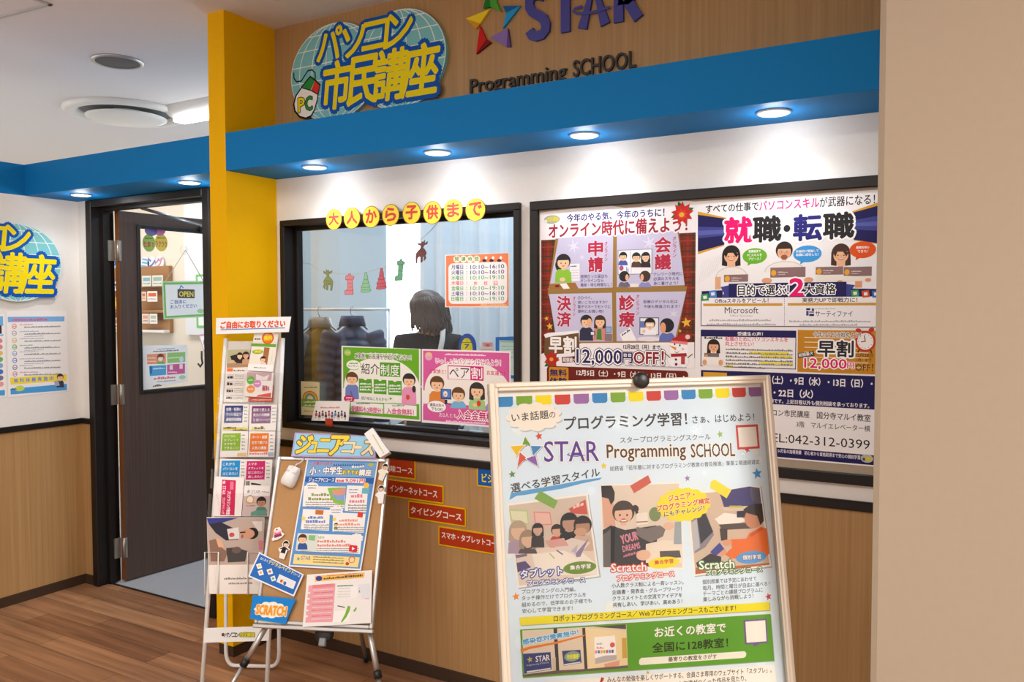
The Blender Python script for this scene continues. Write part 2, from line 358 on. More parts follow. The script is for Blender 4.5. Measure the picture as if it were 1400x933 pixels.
    def cloudp(s, cx, cy, rx, ry, n=9, m=.16):
        a, b = s.L(cx, cy); ra = abs(s.L(cx+rx, cy)[0]-a); rb = abs(s.L(cx, cy-ry)[1]-b); out = []
        for i in range(n*8):
            t = 2*math.pi*i/(n*8); q = 1-m+m*abs(math.sin(n*t/2)); out.append((a+ra*q*math.cos(t), b+rb*q*math.sin(t)))
        return out
    def cloud(s, *a, col='#ffffff', **k): return s.ab(s.cloudp(*a, **k), col)
    def build(s, name, label=None, cat=None, group=None, parent=None, m='paper', loc=None):
        a = np.array(s.v); c = (a.min(0)+a.max(0))/2; c[2] = 0
        me = bpy.data.meshes.new(name); me.from_pydata([tuple(p) for p in a-c], [], s.f)
        at = me.color_attributes.new('ink', 'FLOAT_COLOR', 'CORNER'); at.data.foreach_set('color', np.array(s.c, dtype=np.float32).ravel())
        me.materials.append(M[m]); me.update()
        o = bpy.data.objects.new(name, me); COL.objects.link(o)
        place(o, s.pl.M @ Matrix.Translation(Vector(c)), parent); return tag(o, label, cat, group)
# ================================================================== the setting
XL, ZB, ZT, ZC, ZD, YB = -4.303, 2.084, 2.241, 2.7515, .911, -.282
struct('floor', MB().box(-6, 16, -8, .052, -.05, 0), M['floor'])
struct('floor_carpet', MB().box(-9.5, 3, .064, 2.3, -.05, 0), M['carpet'])
struct('trim_threshold', MB().box(-4.165, -3.29, .052, .064, -.05, .004), M['black'])
struct('ceiling', MB().box(-10, 16, -8, 2.5, ZC, ZC+.1), M['ceil'])
wf = MB()
for x0, x1, z0, z1, mi in ((-2.81, -2.765, ZD, ZB, 0), (-1.552, 1.3, ZD, ZB, 0), (-2.765, -1.552, ZD, .978, 0), (-2.765, -1.552, 1.886, ZB, 0),
                           (-2.91, 1.3, ZB, ZC, 1), (-2.91, 1.3, 0, ZD, 1), (XL, -4.213, 0, ZD, 1), (XL, -4.213, ZD, ZB, 0), (XL, -2.91, ZB, ZT, 2), (-3.245, -2.81, ZD, ZB, 0), (-3.245, -2.91, 0, ZD, 1)):
    wf.box(x0, x1, 0, .1, z0, z1, mi)
struct('wall_front', wf, [M['white'], M['wood'], M['blue']])
wl = MB()
for z0, z1, mi in ((0, ZD, 1), (ZD, ZB, 0), (ZB, ZT, 2)): wl.box(XL-.1, XL, -5, .1, z0, z1, mi)
struct('wall_left', wl, [M['white'], M['wood'], M['blue']])
struct('wall_back', MB().box(-9.5, -5.35, 2.2, 2.3, 0, ZC, 1).box(-5.35, -3.96, 2.2, 2.3, 0, ZC, 0).box(-3.5, 3, 2.2, 2.3, 0, ZC, 0).box(-3.96, -3.5, 2.2, 2.3, 0, .9, 0).box(-3.96, -3.5, 2.2, 2.3, 2.35, ZC, 0), [M['iwall'], M['bwall']])
struct('wall_classroom_left', MB().box(-9.6, -9.5, .1, 2.3, 0, ZC), M['bwall'])
struct('wall_classroom_right', MB().box(1.3, 1.4, .1, 2.3, 0, ZC), M['iwall'])
struct('pillar', MB().box(-2.91, -2.81, YB, 0, .05, ZC), M['yellow'])
struct('baseboard_pillar', MB().box(-2.905, -2.815, YB+.005, 0, 0, .05), M['base'])
struct('beam', MB().box(XL, -2.91, YB, 0, ZB, ZT), M['blue'])
struct('beam', MB().box(-2.81, 1.3, YB, 0, ZB, ZT), M['blue'])
struct('column', MB().bbox(-.2, 1.25, -1.0, -.4, 0, ZC, .012), M['beige'])
struct('trim_1', MB().bbox(-2.81, 1.3, -.014, 0, .881, ZD, .003), M['dark'])
struct('trim_2', MB().bbox(XL, XL+.012, -5, 0, .881, ZD, .003).bbox(XL, -4.215, -.012, 0, .881, ZD, .003), M['dark'])
struct('baseboard_front', MB().box(-2.81, 1.3, -.008, 0, 0, .05).box(XL, -4.215, -.008, 0, 0, .05), M['base'])
struct('baseboard_left', MB().box(XL, XL+.008, -5, -.008, 0, .05), M['base'])
# ---- door_1: frame, open leaf with glass, hinges, closer
d1 = empty('door_1', (-4.13, .12, 0), None, None); d1['kind'] = 'structure'
fr = MB()
for x0, x1 in ((-4.215, -4.168), (-3.292, -3.245)):
    fr.bbox(x0, x1, -.016, .12, 0, ZB-.003, .003)
fr.box(-4.168, -4.152, .045, .085, 0, 2.05); fr.box(-3.308, -3.292, .045, .085, 0, 2.05)
fr.bbox(-4.168, -3.292, -.016, .12, 2.045, ZB-.003, .003); fr.box(-4.152, -3.308, .045, .085, 2.03, 2.045)
fr.build('door_frame', M['dark'], d1)
DH = Vector((-4.113, .112, 0)); dd = Vector((.059, .998, 0)).normalized(); DP = Plane(DH, dd, (0, 0, 1))   # front face of the open leaf (faces +X)
DM = DP.M                                                      # local: a along the leaf, b up, c out of its face
g0 = DP.uv(189.5, 310); g1 = DP.uv(193, 536); GA, GZ1, GZ0 = g0[0], DP.uv(189.5, 310)[1], g1[1]; LW = .86; GB = LW-GA
leaf = MB()
for a0, a1, b0, b1 in ((0, GA, .008, 2.036), (GB, LW, .008, 2.036), (GA, GB, .008, GZ0), (GA, GB, GZ1, 2.036)):
    leaf.box(a0, a1, b0, b1, -.038, 0, 0, DM)
leaf.box(-.0015, 0, .008, 2.036, -.038, 0, 1, DM)
leaf = leaf.build('door_leaf', [M['door'], M['edge']], d1, Matrix.Translation(DH))
bd = MB()
for c0, c1 in ((-.002, .008), (-.046, -.036)):
    for a0, a1, b0, b1 in ((GA-.012, GA+.006, GZ0-.012, GZ1+.012), (GB-.006, GB+.012, GZ0-.012, GZ1+.012), (GA+.006, GB-.006, GZ0-.012, GZ0+.006), (GA+.006, GB-.006, GZ1-.006, GZ1+.012)):
        bd.bbox(a0, a1, b0, b1, c0, c1, .002, 0, DM)
bd.build('glazing_bead', M['black'], leaf)
MB().box(GA, GB, GZ0, GZ1, -.02, -.015, 0, DM).build('glass_pane', M['glass'], leaf)
for z in (DP.uv(163, 343)[1], DP.uv(166, 540)[1], DP.uv(170, 750)[1]):
    h = MB().box(-.045, -.008, z-.055, z+.055, -.036, -.03, 0, DM).tube([tuple(DP.w(-.007, z-.056, -.004)), tuple(DP.w(-.007, z+.056, -.004))], .0065, n=12)
    h.bbox(.0, .012, z-.055, z+.055, -.004, .0015, .001, 0, DM)
    h.build('hinge', M['steel'], d1)
cl = MB().tube([(-3.9, .1, 2.035), tuple(DP.w(.55, 1.985, .03))], .009, n=8); cl.bbox(.5, .68, 1.96, 2.0, .002, .04, .004, 0, DM)
cl.build('door_closer', M['strap'], d1)
# ---- window_1: the shop window
w1 = empty('window_1', (-2.158, 0, .97), None, None); w1['kind'] = 'structure'
wfm = MB()
def ringbox(mb, x0, x1, z0, z1, w, y0, y1, b=.002):
    mb.bbox(x0, x1, y0, y1, z1-w, z1, b); mb.bbox(x0, x1, y0, y1, z0, z0+w, b); mb.bbox(x0, x0+w, y0, y1, z0+w, z1-w, b); mb.bbox(x1-w, x1, y0, y1, z0+w, z1-w, b)
ringbox(wfm, -2.776, -1.541, .967, 1.896, .026, -.018, .1)
ringbox(wfm, -2.75, -1.567, .993, 1.870, .016, .05, .075)
wfm.build('window_frame', M['dark'], w1)
MB().box(-2.735, -1.582, .06, .066, 1.008, 1.855).build('glass_pane', M['glass'], w1)
# ---- window_2: the bright daylight window of the room behind
w2 = MB(); w2.box(-3.96, -3.5, 2.24, 2.25, .9, 2.35)
o = struct('window_2', w2, M['sun'])
# curtain
def curtain(x0, x1, label, ph):
    n = int((x1-x0)*130); vs = []; fs = []
    for i in range(n+1):
        x = x0+(x1-x0)*i/n; y = 2.1+.025*math.sin(x*36+ph)+.012*math.sin(x*83+ph*2)
        for j in range(9): vs.append((x, y+.006*math.sin(j+x*9), .15+(2.55-.15)*j/8))
    for i in range(n):
        for j in range(8): fs.append((i*9+j, (i+1)*9+j, (i+1)*9+j+1, i*9+j+1))
    m = MB().add(vs, fs, 0, None, True); o = m.build('curtain', M['curtain']); md = o.modifiers.new('thickness', 'SOLIDIFY'); md.thickness = .002
    return tag(o, label, 'curtain')
curtain(-3.56, -2.0, 'long pale blue-white curtain hanging behind the person in the classroom', .4)
cr = MB().tube([(-3.58, 2.1, 2.57), (-1.9, 2.1, 2.57)], .014, n=10)
for x in (-3.55, -1.95): cr.box(x-.01, x+.01, 2.1, 2.2, 2.56, 2.58)
tag(cr.build('curtain_rail', M['whitep']), 'white rail carrying the pale curtain in the classroom', 'rail')
# ================================================================== downlights
for (x, y), lab in zip(((-4.011, -.164), (-3.201, -.155), (-2.422, -.163), (-1.807, -.163), (-1.205, -.164), (-.584, -.165)),
        ('recessed downlight in the blue beam by the left wall', 'recessed downlight in the blue beam over the open door, next to the yellow pillar',
         'recessed downlight above the left end of the shop window', 'recessed downlight above the right half of the shop window',
         'recessed downlight above the large poster with the tartan print', 'recessed downlight above the poster with three people holding certificates')):
    e = empty('downlight', (x, y, ZB), lab, 'light', 'downlights in the blue beam')
    MB().lathe([(.03, -.001), (.05, -.001), (.05, -.004), (.044, -.007), (.034, -.006), (.03, -.001)], (x, y, ZB)).build('trim_ring', M['whitep'], e)
    MB().lathe([(.0005, -.0025), (.033, -.0025)], (x, y, ZB)).build('lens', M['led'], e)
    for kd, en in (('POINT', .75), ('SPOT', 5.2)):                # the bare glow of the lens and its downward beam
        l = bpy.data.lights.new('downlight_lamp', kd); l.energy = en; l.shadow_soft_size = .03; l.color = (.97, .98, 1)
        if kd == 'SPOT': l.spot_size = R(150); l.spot_blend = 1.0
        lo = bpy.data.objects.new('downlight_lamp', l); COL.objects.link(lo); place(lo, Matrix.Translation((x, y, ZB-.036)), e)
# ================================================================== ceiling fittings
e = empty('ceiling_speaker', (-3.843, -.062, ZC), 'round grey mesh speaker set in the ceiling before the blue beam', 'speaker')
MB().lathe([(.105, 0), (.122, 0), (.122, -.006), (.112, -.012), (.104, -.008)], (-3.843, -.062, ZC)).build('rim', M['alu'], e)
MB().lathe([(.0005, -.010), (.07, -.009), (.106, -.006)], (-3.843, -.062, ZC)).build('mesh_cover', M['speaker'], e)
e = empty('ceiling_vent', (-4.77, .63, ZC), 'large round white air diffuser in the ceiling behind the blue beam', 'vent')
c = (-4.77, .63, ZC)
MB().lathe([(.36, 0), (.365, -.012), (.34, -.03), (.29, -.026), (.275, -.01), (.27, 0)], c, n=64).build('outer_ring', M['whitep'], e)
MB().lathe([(.27, -.001), (.10, -.001)], c, n=64).build('duct', M['ventin'], e)  # flat ring closing the vent gap, its shade put into the grey
MB().lathe([(.0005, -.055), (.2, -.055), (.235, -.045), (.238, -.038), (.2, -.036), (.1, -.03), (.1, -.002)], c, n=64).build('inner_disc', M['whitep'], e)
e = empty('ceiling_light', (-3.7, .76, ZC), 'long white tube light on the ceiling behind the yellow pillar', 'light')
MB().loft([[(-4.46, .64, ZC-.001), (-4.46, .88, ZC-.001), (-4.46, .81, ZC-.055), (-4.46, .71, ZC-.055)], [(-3.0, .64, ZC-.001), (-3.0, .88, ZC-.001), (-3.0, .81, ZC-.055), (-3.0, .71, ZC-.055)]]).build('housing', M['whitep'], e)
MB().bbox(-4.44, -3.02, .715, .805, ZC-.085, ZC-.056, .012).build('tube', M['tube'], e)
h = MB()
hx0, hx1, hy0, hy1 = -3.98, -3.36, -1.3, -.68
hm = Matrix.Translation((-3.37, -.67, 0)) @ Matrix.Rotation(R(4), 4, 'Z') @ Matrix.Translation((3.37, .67, 0))
for a in ((hx0, hx1, hy1-.018, hy1), (hx0, hx1, hy0, hy0+.018), (hx0, hx0+.018, hy0, hy1), (hx1-.018, hx1, hy0, hy1)): h.bbox(*a, ZC-.006, ZC, .002, 0, hm)
hd = empty('ceiling_hatch', (-3.67, -.99, ZC), 'square access hatch with a thin metal rim in the corridor ceiling', 'hatch')
h.build('rim', M['alu'], hd); MB().box(hx0+.018, hx1-.018, hy0+.018, hy1-.018, ZC-.003, ZC, 0, hm).build('panel', M['ceil'], hd)
for i, (x, y) in enumerate(((8.3, -4.2), (9.4, -3.45), (12.4, -3.9), (14.3, -3.9), (11.0, -3.1))):
    e = empty('ceiling_panel_light', (x, y, ZC), 'slim lit panel in the corridor ceiling', 'light', 'corridor panel lights')
    MB().bbox(x-.27, x+.27, y-.06, y+.06, ZC-.02, ZC, .004).build('frame', M['whitep'], e); MB().box(x-.25, x+.25, y-.04, y+.04, ZC-.022, ZC-.0201).build('diffuser', M['led'], e)
# ================================================================== signs on the walls
FA = Plane((0, 0, 0), (1, 0, 0), (0, 0, 1))            # the shop front, facing the corridor
LWP = Plane((XL, 0, 0), (0, 1, 0), (0, 0, 1))          # the left wall
def globe(a, cx, cy, rx, ry):
    E = a.ellp(cx, cy, rx, ry, n=48); a.base(E, '#8fd0d2', .02, True); a.k += 1; a.ab(E, '#7cc3c8')
    c = np.mean(E, 0); ra = (max(p[0] for p in E)-min(p[0] for p in E))/2; rb = (max(p[1] for p in E)-min(p[1] for p in E))/2; a.k += 1; k = a.k
    for m in (-.8, -.5, -.17, .17, .5, .8):
        a.k = k; a.lineab([(c[0]+ra*m*math.cos(t), c[1]+rb*math.sin(t)) for t in [R(-88+176*i/20) for i in range(21)]], .004, '#e8f1ee')
    for t in (-.75, -.45, -.12, .22, .54, .82):
        w = math.sqrt(1-t*t); a.k = k; a.lineab([(c[0]-ra*w, c[1]+rb*t), (c[0]+ra*w, c[1]+rb*t)], .004, '#e8f1ee')
    a.k = k+2; a.lineab(E+[E[0]], .004, '#dfeceb')
    return a
g = Art(FA.off(.021), 'Q'); globe(g, 300, 345, 208, 232); globe(g, 615, 285, 215, 237)
chars = (('パ', 222, 298, 333, 150, .1), ('ソ', 338, 283, 445, 140, .1), ('コ', 437, 255, 558, 140, .12), ('ン', 548, 232, 670, 155, .12),
         ('市', 243, 530, 372, 222, .12), ('民', 366, 508, 508, 222, .12), ('講', 488, 490, 642, 235, .12), ('座', 622, 472, 790, 240, .12))
for q in (0, 1):
    k = g.k
    for ch, x0, y0, x1, h, sk in chars:
        g.k = k
        if q == 0: g.text(ch, x0, y0, x1, h, '#0f56b0', .03, sk=sk, out=(.11 if h < 200 else .09, '#0f56b0'))
        else: g.text(ch, x0, y0, x1, h, '#f4dd10', .028, sk=sk)
    g.k = k+4
def mouse_logo(g):
    b = [(190, 362), (212, 378), (240, 404), (232, 440), (226, 480), (212, 530), (195, 560), (168, 572), (138, 564), (114, 535), (108, 500), (118, 460), (150, 412)]
    g.poly(b, '#17191a'); c = np.mean(b, 0)
    s_ = [tuple(c+(np.array(p)-c)*.9) for p in b]; g.poly(s_, '#f3f1ec')
    g.poly([(191, 371), (213, 388), (192, 432), (152, 420), (168, 398)], '#2c8a3c'); g.poly([(213, 388), (234, 408), (226, 450), (194, 433)], '#d8352c')
    g.line([(152, 421), (193, 433), (226, 452)], 5, '#17191a')
    g.text('P', 134, 538, 163, 66, '#f4dd10', .03, out=(.06, '#17191a')); g.text('C', 168, 530, 200, 64, '#2f9a44', .03, out=(.06, '#17191a'))
    g.line([(112, 350), (112, 375), (125, 392), (148, 388), (165, 360), (180, 338), (200, 335), (214, 350), (214, 378)], 6, '#17191a')
mouse_logo(g)
gs = g.build('globe_sign', 'two-globe cut-out sign with yellow writing on the wood above the blue beam', 'sign', m='board')
g2 = gs.copy(); COL.objects.link(g2); place(g2, LWP.off(.021).M @ Matrix.Translation((-.524, 1.742, 0))); tag(g2, 'two-globe cut-out sign with yellow writing on the white left wall', 'sign')
# ---- raised logo and lettering beside it
def stroke(mb, pl, P, w, z0, z1, mi=0):
    P = [np.array(p) for p in P]; L_, R_ = [], []
    for i, p in enumerate(P):
        d = P[min(i+1, len(P)-1)]-P[max(i-1, 0)]; d = d/np.linalg.norm(d); n = np.array((-d[1], d[0]))*w/2; L_.append(tuple(p+n)); R_.append(tuple(p-n))
    for i in range(len(P)-1): mb.prism([R_[i], R_[i+1], L_[i+1], L_[i]], z0, z1, mi, pl.M)
def text3d(pl, t, p0, wd, hh, d, bold, mb, mi=0):
    cu = bpy.data.curves.new('t', 'FONT'); cu.body = t; cu.resolution_u = 3; cu.offset = bold; cu.extrude = .5
    o = bpy.data.objects.new('t', cu); me = o.to_mesh(); v = np.array([p.co for p in me.vertices]); f = [tuple(p.vertices) for p in me.polygons]
    o.to_mesh_clear(); bpy.data.objects.remove(o); bpy.data.curves.remove(cu)
    mn = v.min(0); sz = v.max(0)-mn; v = (v-mn)/sz
    mb.add([(p0[0]+a*wd, p0[1]+b*hh, c*d) for a, b, c in v], f, mi, pl.M)
G_ = Art(FA.off(.0005), 'G')
ss = empty('school_sign', (-1.43, 0, 2.36), 'raised school name with a five-colour star, fixed to the wood right of the globe sign', 'sign')
kites = (([(172, 118), (325, 58), (262, 150)], [(172, 118), (262, 150), (235, 185)], '#f0d22a', '#d59a22', 'yellow'), ([(408, 38), (520, 36), (428, 82)], [(520, 36), (428, 82), (408, 182)], '#1c5fa0', '#2b9bd8', 'blue'),
         ([(262, 165), (302, 250), (238, 345)], [(302, 250), (332, 270), (238, 345)], '#c81f1f', '#7d1616', 'red'), ([(325, 238), (440, 180), (432, 298)], [(440, 180), (456, 298), (432, 298)], '#8a72b4', '#5f4a8e', 'purple'),
         ([(318, -110), (330, 45), (283, 52)], [(318, -110), (395, 72), (330, 45)], '#1f7a2c', '#4fa53a', 'green'))
for p, q, c1, c2, nm in kites:
    A_ = Art(FA.off(.011), 'G'); A_.base(p, c1, .01); A_.base(q, c2, .01); o = A_.build('star_point', None, None, None, ss, 'board'); o['label'] = nm+' point of the star'
purple = mat('sign_purple', '#3c3f96', .5); blackm = mat('sign_black', '#201c1a', .5)
wS = .042
for nm, paths in (('letter_s', [[(585, 200), (600, 228), (630, 236), (665, 225), (688, 195), (690, 160), (675, 125), (640, 102), (605, 82), (586, 52), (586, 15), (602, -15), (640, -30), (680, -18)]]),
                  ('letter_t', [[(815, 210), (815, -56)], [(745, -42), (890, -68)]]), ('letter_a', [[(922, 188), (995, -92), (1068, 160)]]),
                  ('letter_r', [[(1153, 147), (1153, -122), (1225, -130), (1262, -85), (1255, -30), (1215, 0), (1153, 8)], [(1205, 0), (1280, 122)]])):
    mb = MB(); [stroke(mb, FA.off(.0005), [G_.L(*p) for p in P], wS*.85, 0, .012) for P in paths]; mb.build(nm, purple, ss)
mb = MB(); stroke(mb, FA.off(.013), [G_.L(*p) for p in [(925, 48), (880, 62), (868, 80), (890, 92), (940, 94), (1000, 84), (1060, 66), (1100, 52)]], .01, 0, .002); mb.build('orbit_swoosh', purple, ss)
for t, x0, y0, x1, h in (('Programming', 205, 628, 820, 118), ('SCHOOL', 862, 496, 1262, 106)):
    mb = MB(); p0 = G_.L(x0, y0); text3d(FA.off(.0005), t, p0, G_.L(x1, y0)[0]-p0[0], G_.L(x0, y0-h)[1]-p0[1], .01, .012, mb); mb.build('lettering', blackm, ss)
# ---- course plates stuck on the wood below the shop window
for t, x0, y0, x1, y1, tx0, ty, tx1, th, c, lc, bc, lab in (
        ('趣味コース', 60, 108, 318, 264, 122, 208, 298, 42, '#b23a17', '#f2e9df', '#e0b400', 'red course plate half hidden by the easel header, topmost of the red plates'),
        ('インターネットコース', 130, 254, 497, 419, 155, 338, 455, 46, '#b23a17', '#f2e9df', '#e0b400', 'red course plate with ten white characters, second of the red plates from the top'),
        ('タイピングコース', 270, 393, 640, 566, 288, 477, 610, 46, '#b23a17', '#f2e9df', '#e0b400', 'red course plate with eight white characters, third of the red plates from the top'),
        ('スマホ・タブレットコース', 463, 556, 880, 752, 485, 634, 862, 42, '#b23a17', '#f2e9df', '#e0b400', 'lowest red course plate, running behind the left edge of the poster stand'),
        ('ビジネスコース', 708, 180, 1060, 348, 742, 276, 1030, 54, '#1e5fae', '#f4dd10', '#e0b400', 'blue course plate with yellow writing behind the left edge of the poster stand')):
    a = Art(FA.off(.004), 'z'); A0 = a.L(x0, y0); A1 = a.L(x1, y1)
    a.rr(x0, y0, x1, y1, 9, bc); P = [(v[0], v[1]) for v in a.v]; a.v = []; a.f = []; a.c = []; a.base(P, bc, .003, True)
    w = .0055; b0 = (A0[0]+w, A0[1]-w); b1 = (A1[0]-w, A1[1]+w); a.ab([(b0[0], b1[1]), (b1[0], b1[1]), (b1[0], b0[1]), (b0[0], b0[1])], c)
    a.text(t, tx0, ty, tx1, th, lc, .025); a.build('course_plate', lab, 'sign', 'course plates on the wood panel', m='board')
# ---- yellow letter discs along the top of the window
for (x, y), rx, ry, ch, od in zip(((250, 178), (360, 170), (477, 163), (595, 152), (722, 140), (848, 138), (975, 125), (1110, 120)), (48, 50, 52, 52, 55, 56, 58, 61), (64, 66, 67, 67, 69, 70, 71, 70), '大人から子供まで',
                              ('first', 'second', 'third', 'fourth', 'fifth', 'sixth', 'seventh', 'eighth and last')):
    a = Art(FA.off(.021), 'I'); E = a.ellp(x, y, rx, ry); a.base(E, '#a8742c', .002, True); c = np.mean(E, 0)
    a.ab([tuple(c+(np.array(p)-c)*.94) for p in E], '#f6dc48')
    a.text(ch, x-rx*.6, y+ry*.55, x+rx*.62, ry*1.15, '#cf4a44', .05); a.build('letter_disc', f'yellow disc with the red character {ch}, {od} of the row over the shop window', 'letter', 'letter discs over the window')
# ---- framed display board with two posters
pf = empty('display_frame', (-.88, 0, .962), 'wide black-rimmed display frame on the white wall right of the shop window', 'frame')
mb = MB(); ringbox(mb, -1.495, -.255, .962, 1.895, .033, -.022, 0); mb.build('rim', M['dark'], pf)
MB().box(-1.462, -.288, -.007, 0, .995, 1.862).build('backing', M['beige'], pf)
P1 = FA.off(.0085)
a = Art(P1, 'A')
bot = P1.uv(738, 561)[1]; le = a.L(50, 190)[0]; ri = a.L(1355, 92)[0]-.003
cl_ = lambda P: [(max(x, -1.4605), min(z, 1.8605)) for x, z in P]
a.base(cl_([a.L(*p) for p in ((50, 190), (130, 178), (330, 150), (560, 122), (640, 124), (760, 148), (880, 140), (1100, 98), (1250, 88))]+[(ri, a.L(1362, 95)[1]), (ri, bot), (le, bot)]), '#f1eef0', .0006, True)
tb = a.L(60, 408)[1]; tl, tr = a.L(60, 408)[0], a.L(1352, 332)[0]; b2 = a.crop('B').L(60, 572)[1]
a.ab([(tl, b2), (tr, b2), (tr, tb-.004), (tl, tb-.004)], '#7c2c20'); k = a.k
for i in range(30):
    a.k = k; q = tl+(tr-tl)*(i+.5)/30; w = (tr-tl)/30*(.42 if i % 3 else .2); a.ab([(q-w/2, b2), (q+w/2, b2), (q+w/2, tb-.004), (q-w/2, tb-.004)], ('#5d2a1c', '#8e3322', '#4a3620')[i % 3])
for i in range(24):
    a.k = k+1; q = b2+(tb-b2-.004)*(i+.5)/24; w = .005 if i % 3 else .0025; a.ab([(tl, q-w/2), (tr, q-w/2), (tr, q+w/2), (tl, q+w/2)], ('#55241a', '#94392a', '#3f3a22')[i % 3])
a.k = k+2; a.crop('A')
br = '#9c7a40'; li = '#c9c6e2'
a.poly([(180, 405), (1205, 345), (1262, 860), (115, 878)], br); a.crop('B').poly([(115, 25), (1275, 10), (1180, 500), (205, 500)], br)
a.crop('A').poly([(205, 400), (660, 372), (655, 812), (126, 826)], li); a.poly([(690, 370), (1195, 340), (1255, 792), (690, 808)], li)
a.crop('B').poly([(125, 75), (650, 64), (655, 470), (190, 470)], li); a.poly([(684, 62), (1268, 52), (1170, 468), (688, 468)], li)
a.crop('A')
for x, y, r in ((330, 470, 70), (960, 440, 75), (400, 560, 35)): a.star(x, y, r, '#dddcf0', 12, 6, .25)
a.text('今年のやる気、今年のうちに！', 275, 268, 1085, 66, '#2a2770', .03)
a.text('オンライン時代に備えよう！', 125, 402, 1275, 118, '#a2283e', .028, out=(.09, '#f4f1f2'), sh=(.06, '#c9b6c4'))
a.star(1235, 190, 105, '#2e6b34', 20, 4, .5); a.star(1235, 195, 100, '#c92a26', 0, 9, .62); a.star(1232, 205, 52, '#d84034', 10, 8, .6); a.ell(1230, 205, 22, 20, '#e2b02e')
a.ell(150, 245, 66, 36, '#a9b0a0'); a.text('市民講座', 108, 266, 205, 40, '#ddd02a', .03); a.ell(98, 262, 14, 16, '#e8e6e0')
a.vtext('申請', 455, 420, 572, 688, '#b8304a', .04, out=(.03, '#ece6f2')); a.vtext('オンライン', 590, 428, 612, 592, '#b8304a', .02)
a.vtext('会議', 1008, 388, 1138, 668, '#b8304a', .04, out=(.03, '#ece6f2')); a.vtext('オンライン', 1155, 385, 1186, 560, '#b8304a', .02)
for t, x0, y0, x1 in (('面倒だった届出も', 388, 735, 612), ('オンラインなら', 388, 770, 578), ('簡単・待ち時間なし！', 388, 806, 645), ('テレワーク時代に', 995, 716, 1238), ('必須のスキルを', 995, 754, 1208), ('身に着けよう！', 995, 792, 1198)): a.text(t, x0, y0, x1, 29, '#27245e', .012)
a.quad(300, 615, 380, 755, '#eeeef4'); a.scrib(305, 640, 355, 16, '#555560'); [a.scrib(308, y, 372, 5, '#9a9aae') for y in (668, 690, 712, 734)]
a.ell(205, 635, 26, 45, '#2f3031', 20); a.bust(245, 598, 56, '#8fc63e', '#2f3031', h=3.1); a.ell(238, 745, 24, 18, '#f3c9a2'); a.poly([(132, 780), (345, 770), (372, 822), (128, 826)], '#a5713d'); a.poly([(215, 780), (270, 775), (300, 820), (245, 824)], '#f4f2ee'); a.ell(195, 800, 20, 10, '#7c1e18')
a.quad(698, 500, 985, 700, '#8a8ca2'); a.quad(704, 505, 978, 694, '#f2f2f6'); a.line([(806, 505), (810, 690)], 3, '#a0a0b4')
a.bust(742, 552, 31, '#4c62b4', '#2f3031'); a.bust(852, 558, 33, '#5b4238', '#2f3031', h=2.6); a.bust(930, 556, 34, '#3a3032', '#2f3031', long=True, h=2.6)
a.ell(728, 650, 18, 22, '#b05a86'); a.quad(768, 640, 776, 684, '#7a9ad8'); a.quad(780, 655, 788, 684, '#7a9ad8')
a.quad(785, 780, 870, 808, '#e8e4e4'); a.bust(752, 722, 40, '#666a88', '#2f3031', back=True, h=2.1); a.ell(775, 728, 14, 26, '#e9b48e'); a.bust(925, 722, 42, '#8c90c8', '#4a3a32', back=True, h=2.1); a.ell(900, 728, 14, 28, '#e9b48e')
a.crop('B')
a.vtext('決済', 195, 85, 306, 350, '#b8304a', .04, out=(.03, '#ece6f2')); a.vtext('オンライン', 326, 92, 346, 256, '#b8304a', .02); a.vtext('診療', 710, 78, 836, 352, '#b8304a', .04, out=(.03, '#ece6f2')); a.vtext('オンライン', 852, 76, 876, 250, '#b8304a', .02)
for t, x0, y0, x1 in (('○○ペイ、', 365, 120, 480), ('使いこなせますか？', 365, 157, 612), ('電子マネーでおトクに', 365, 194, 638), ('便利にお買い物！', 365, 232, 580), ('医療のデジタル化は', 912, 152, 1195), ('今後も推進されます！', 912, 192, 1212)): a.text(t, x0, y0, x1, 27, '#27245e', .012)
a.star(1165, 240, 50, '#dddcf0', 0, 6, .25)
a.bust(436, 302, 46, '#33364c', '#2f3031', h=3.5); a.ell(462, 310, 20, 34, '#eeb48c'); a.bust(550, 302, 44, '#d88a84', '#4a342a', long=True, h=3.6); a.poly([(528, 365), (560, 365), (566, 458), (520, 450)], '#3f8a3a'); a.quad(595, 345, 645, 398, '#556688'); a.quad(600, 350, 640, 392, '#8fb8dc'); a.quad(590, 405, 652, 468, '#8a7a80'); a.quad(468, 385, 510, 418, '#2c2c32'); a.quad(474, 390, 502, 414, '#e8e8ee')
a.quad(878, 268, 1042, 418, '#6f7088'); a.quad(886, 276, 1034, 410, '#eef0f6'); a.quad(886, 300, 930, 355, '#6d7cb4'); a.bust(965, 322, 42, '#f6f6fa', '#2a2626', h=2.2); a.quad(942, 322, 988, 342, '#f2f2f2'); a.ell(915, 385, 14, 14, '#f3c9a2')
a.ell(960, 450, 100, 20, '#e8e4ee'); a.bust(1108, 340, 54, '#6472b8', '#2a2a30', back=True, h=2.4); a.ell(1075, 355, 24, 44, '#e8a47c'); a.poly([(715, 412), (802, 352), (856, 462), (742, 468)], '#f6f5fa'); a.scrib(732, 425, 800, 24, '#4a4a55', 380)
for x, y, r in ((105, 278, 22), (132, 344, 32), (1268, 312, 46), (1216, 382, 17)): a.star(x, y, r, '#e8b83c', 8)
a.poly([(60, 575), (150, 540), (400, 484), (1335, 476), (1335, 690), (1190, 690), (200, 662), (60, 700)], '#f3f1f3')
a.poly([(92, 410), (372, 392), (382, 560), (86, 582)], '#6c5232'); a.poly([(82, 412), (120, 398), (370, 378), (376, 398), (300, 408), (240, 418), (160, 424), (96, 440)], '#f4f4f6')
a.text('早割', 128, 566, 352, 138, '#f6f4f2', .035)
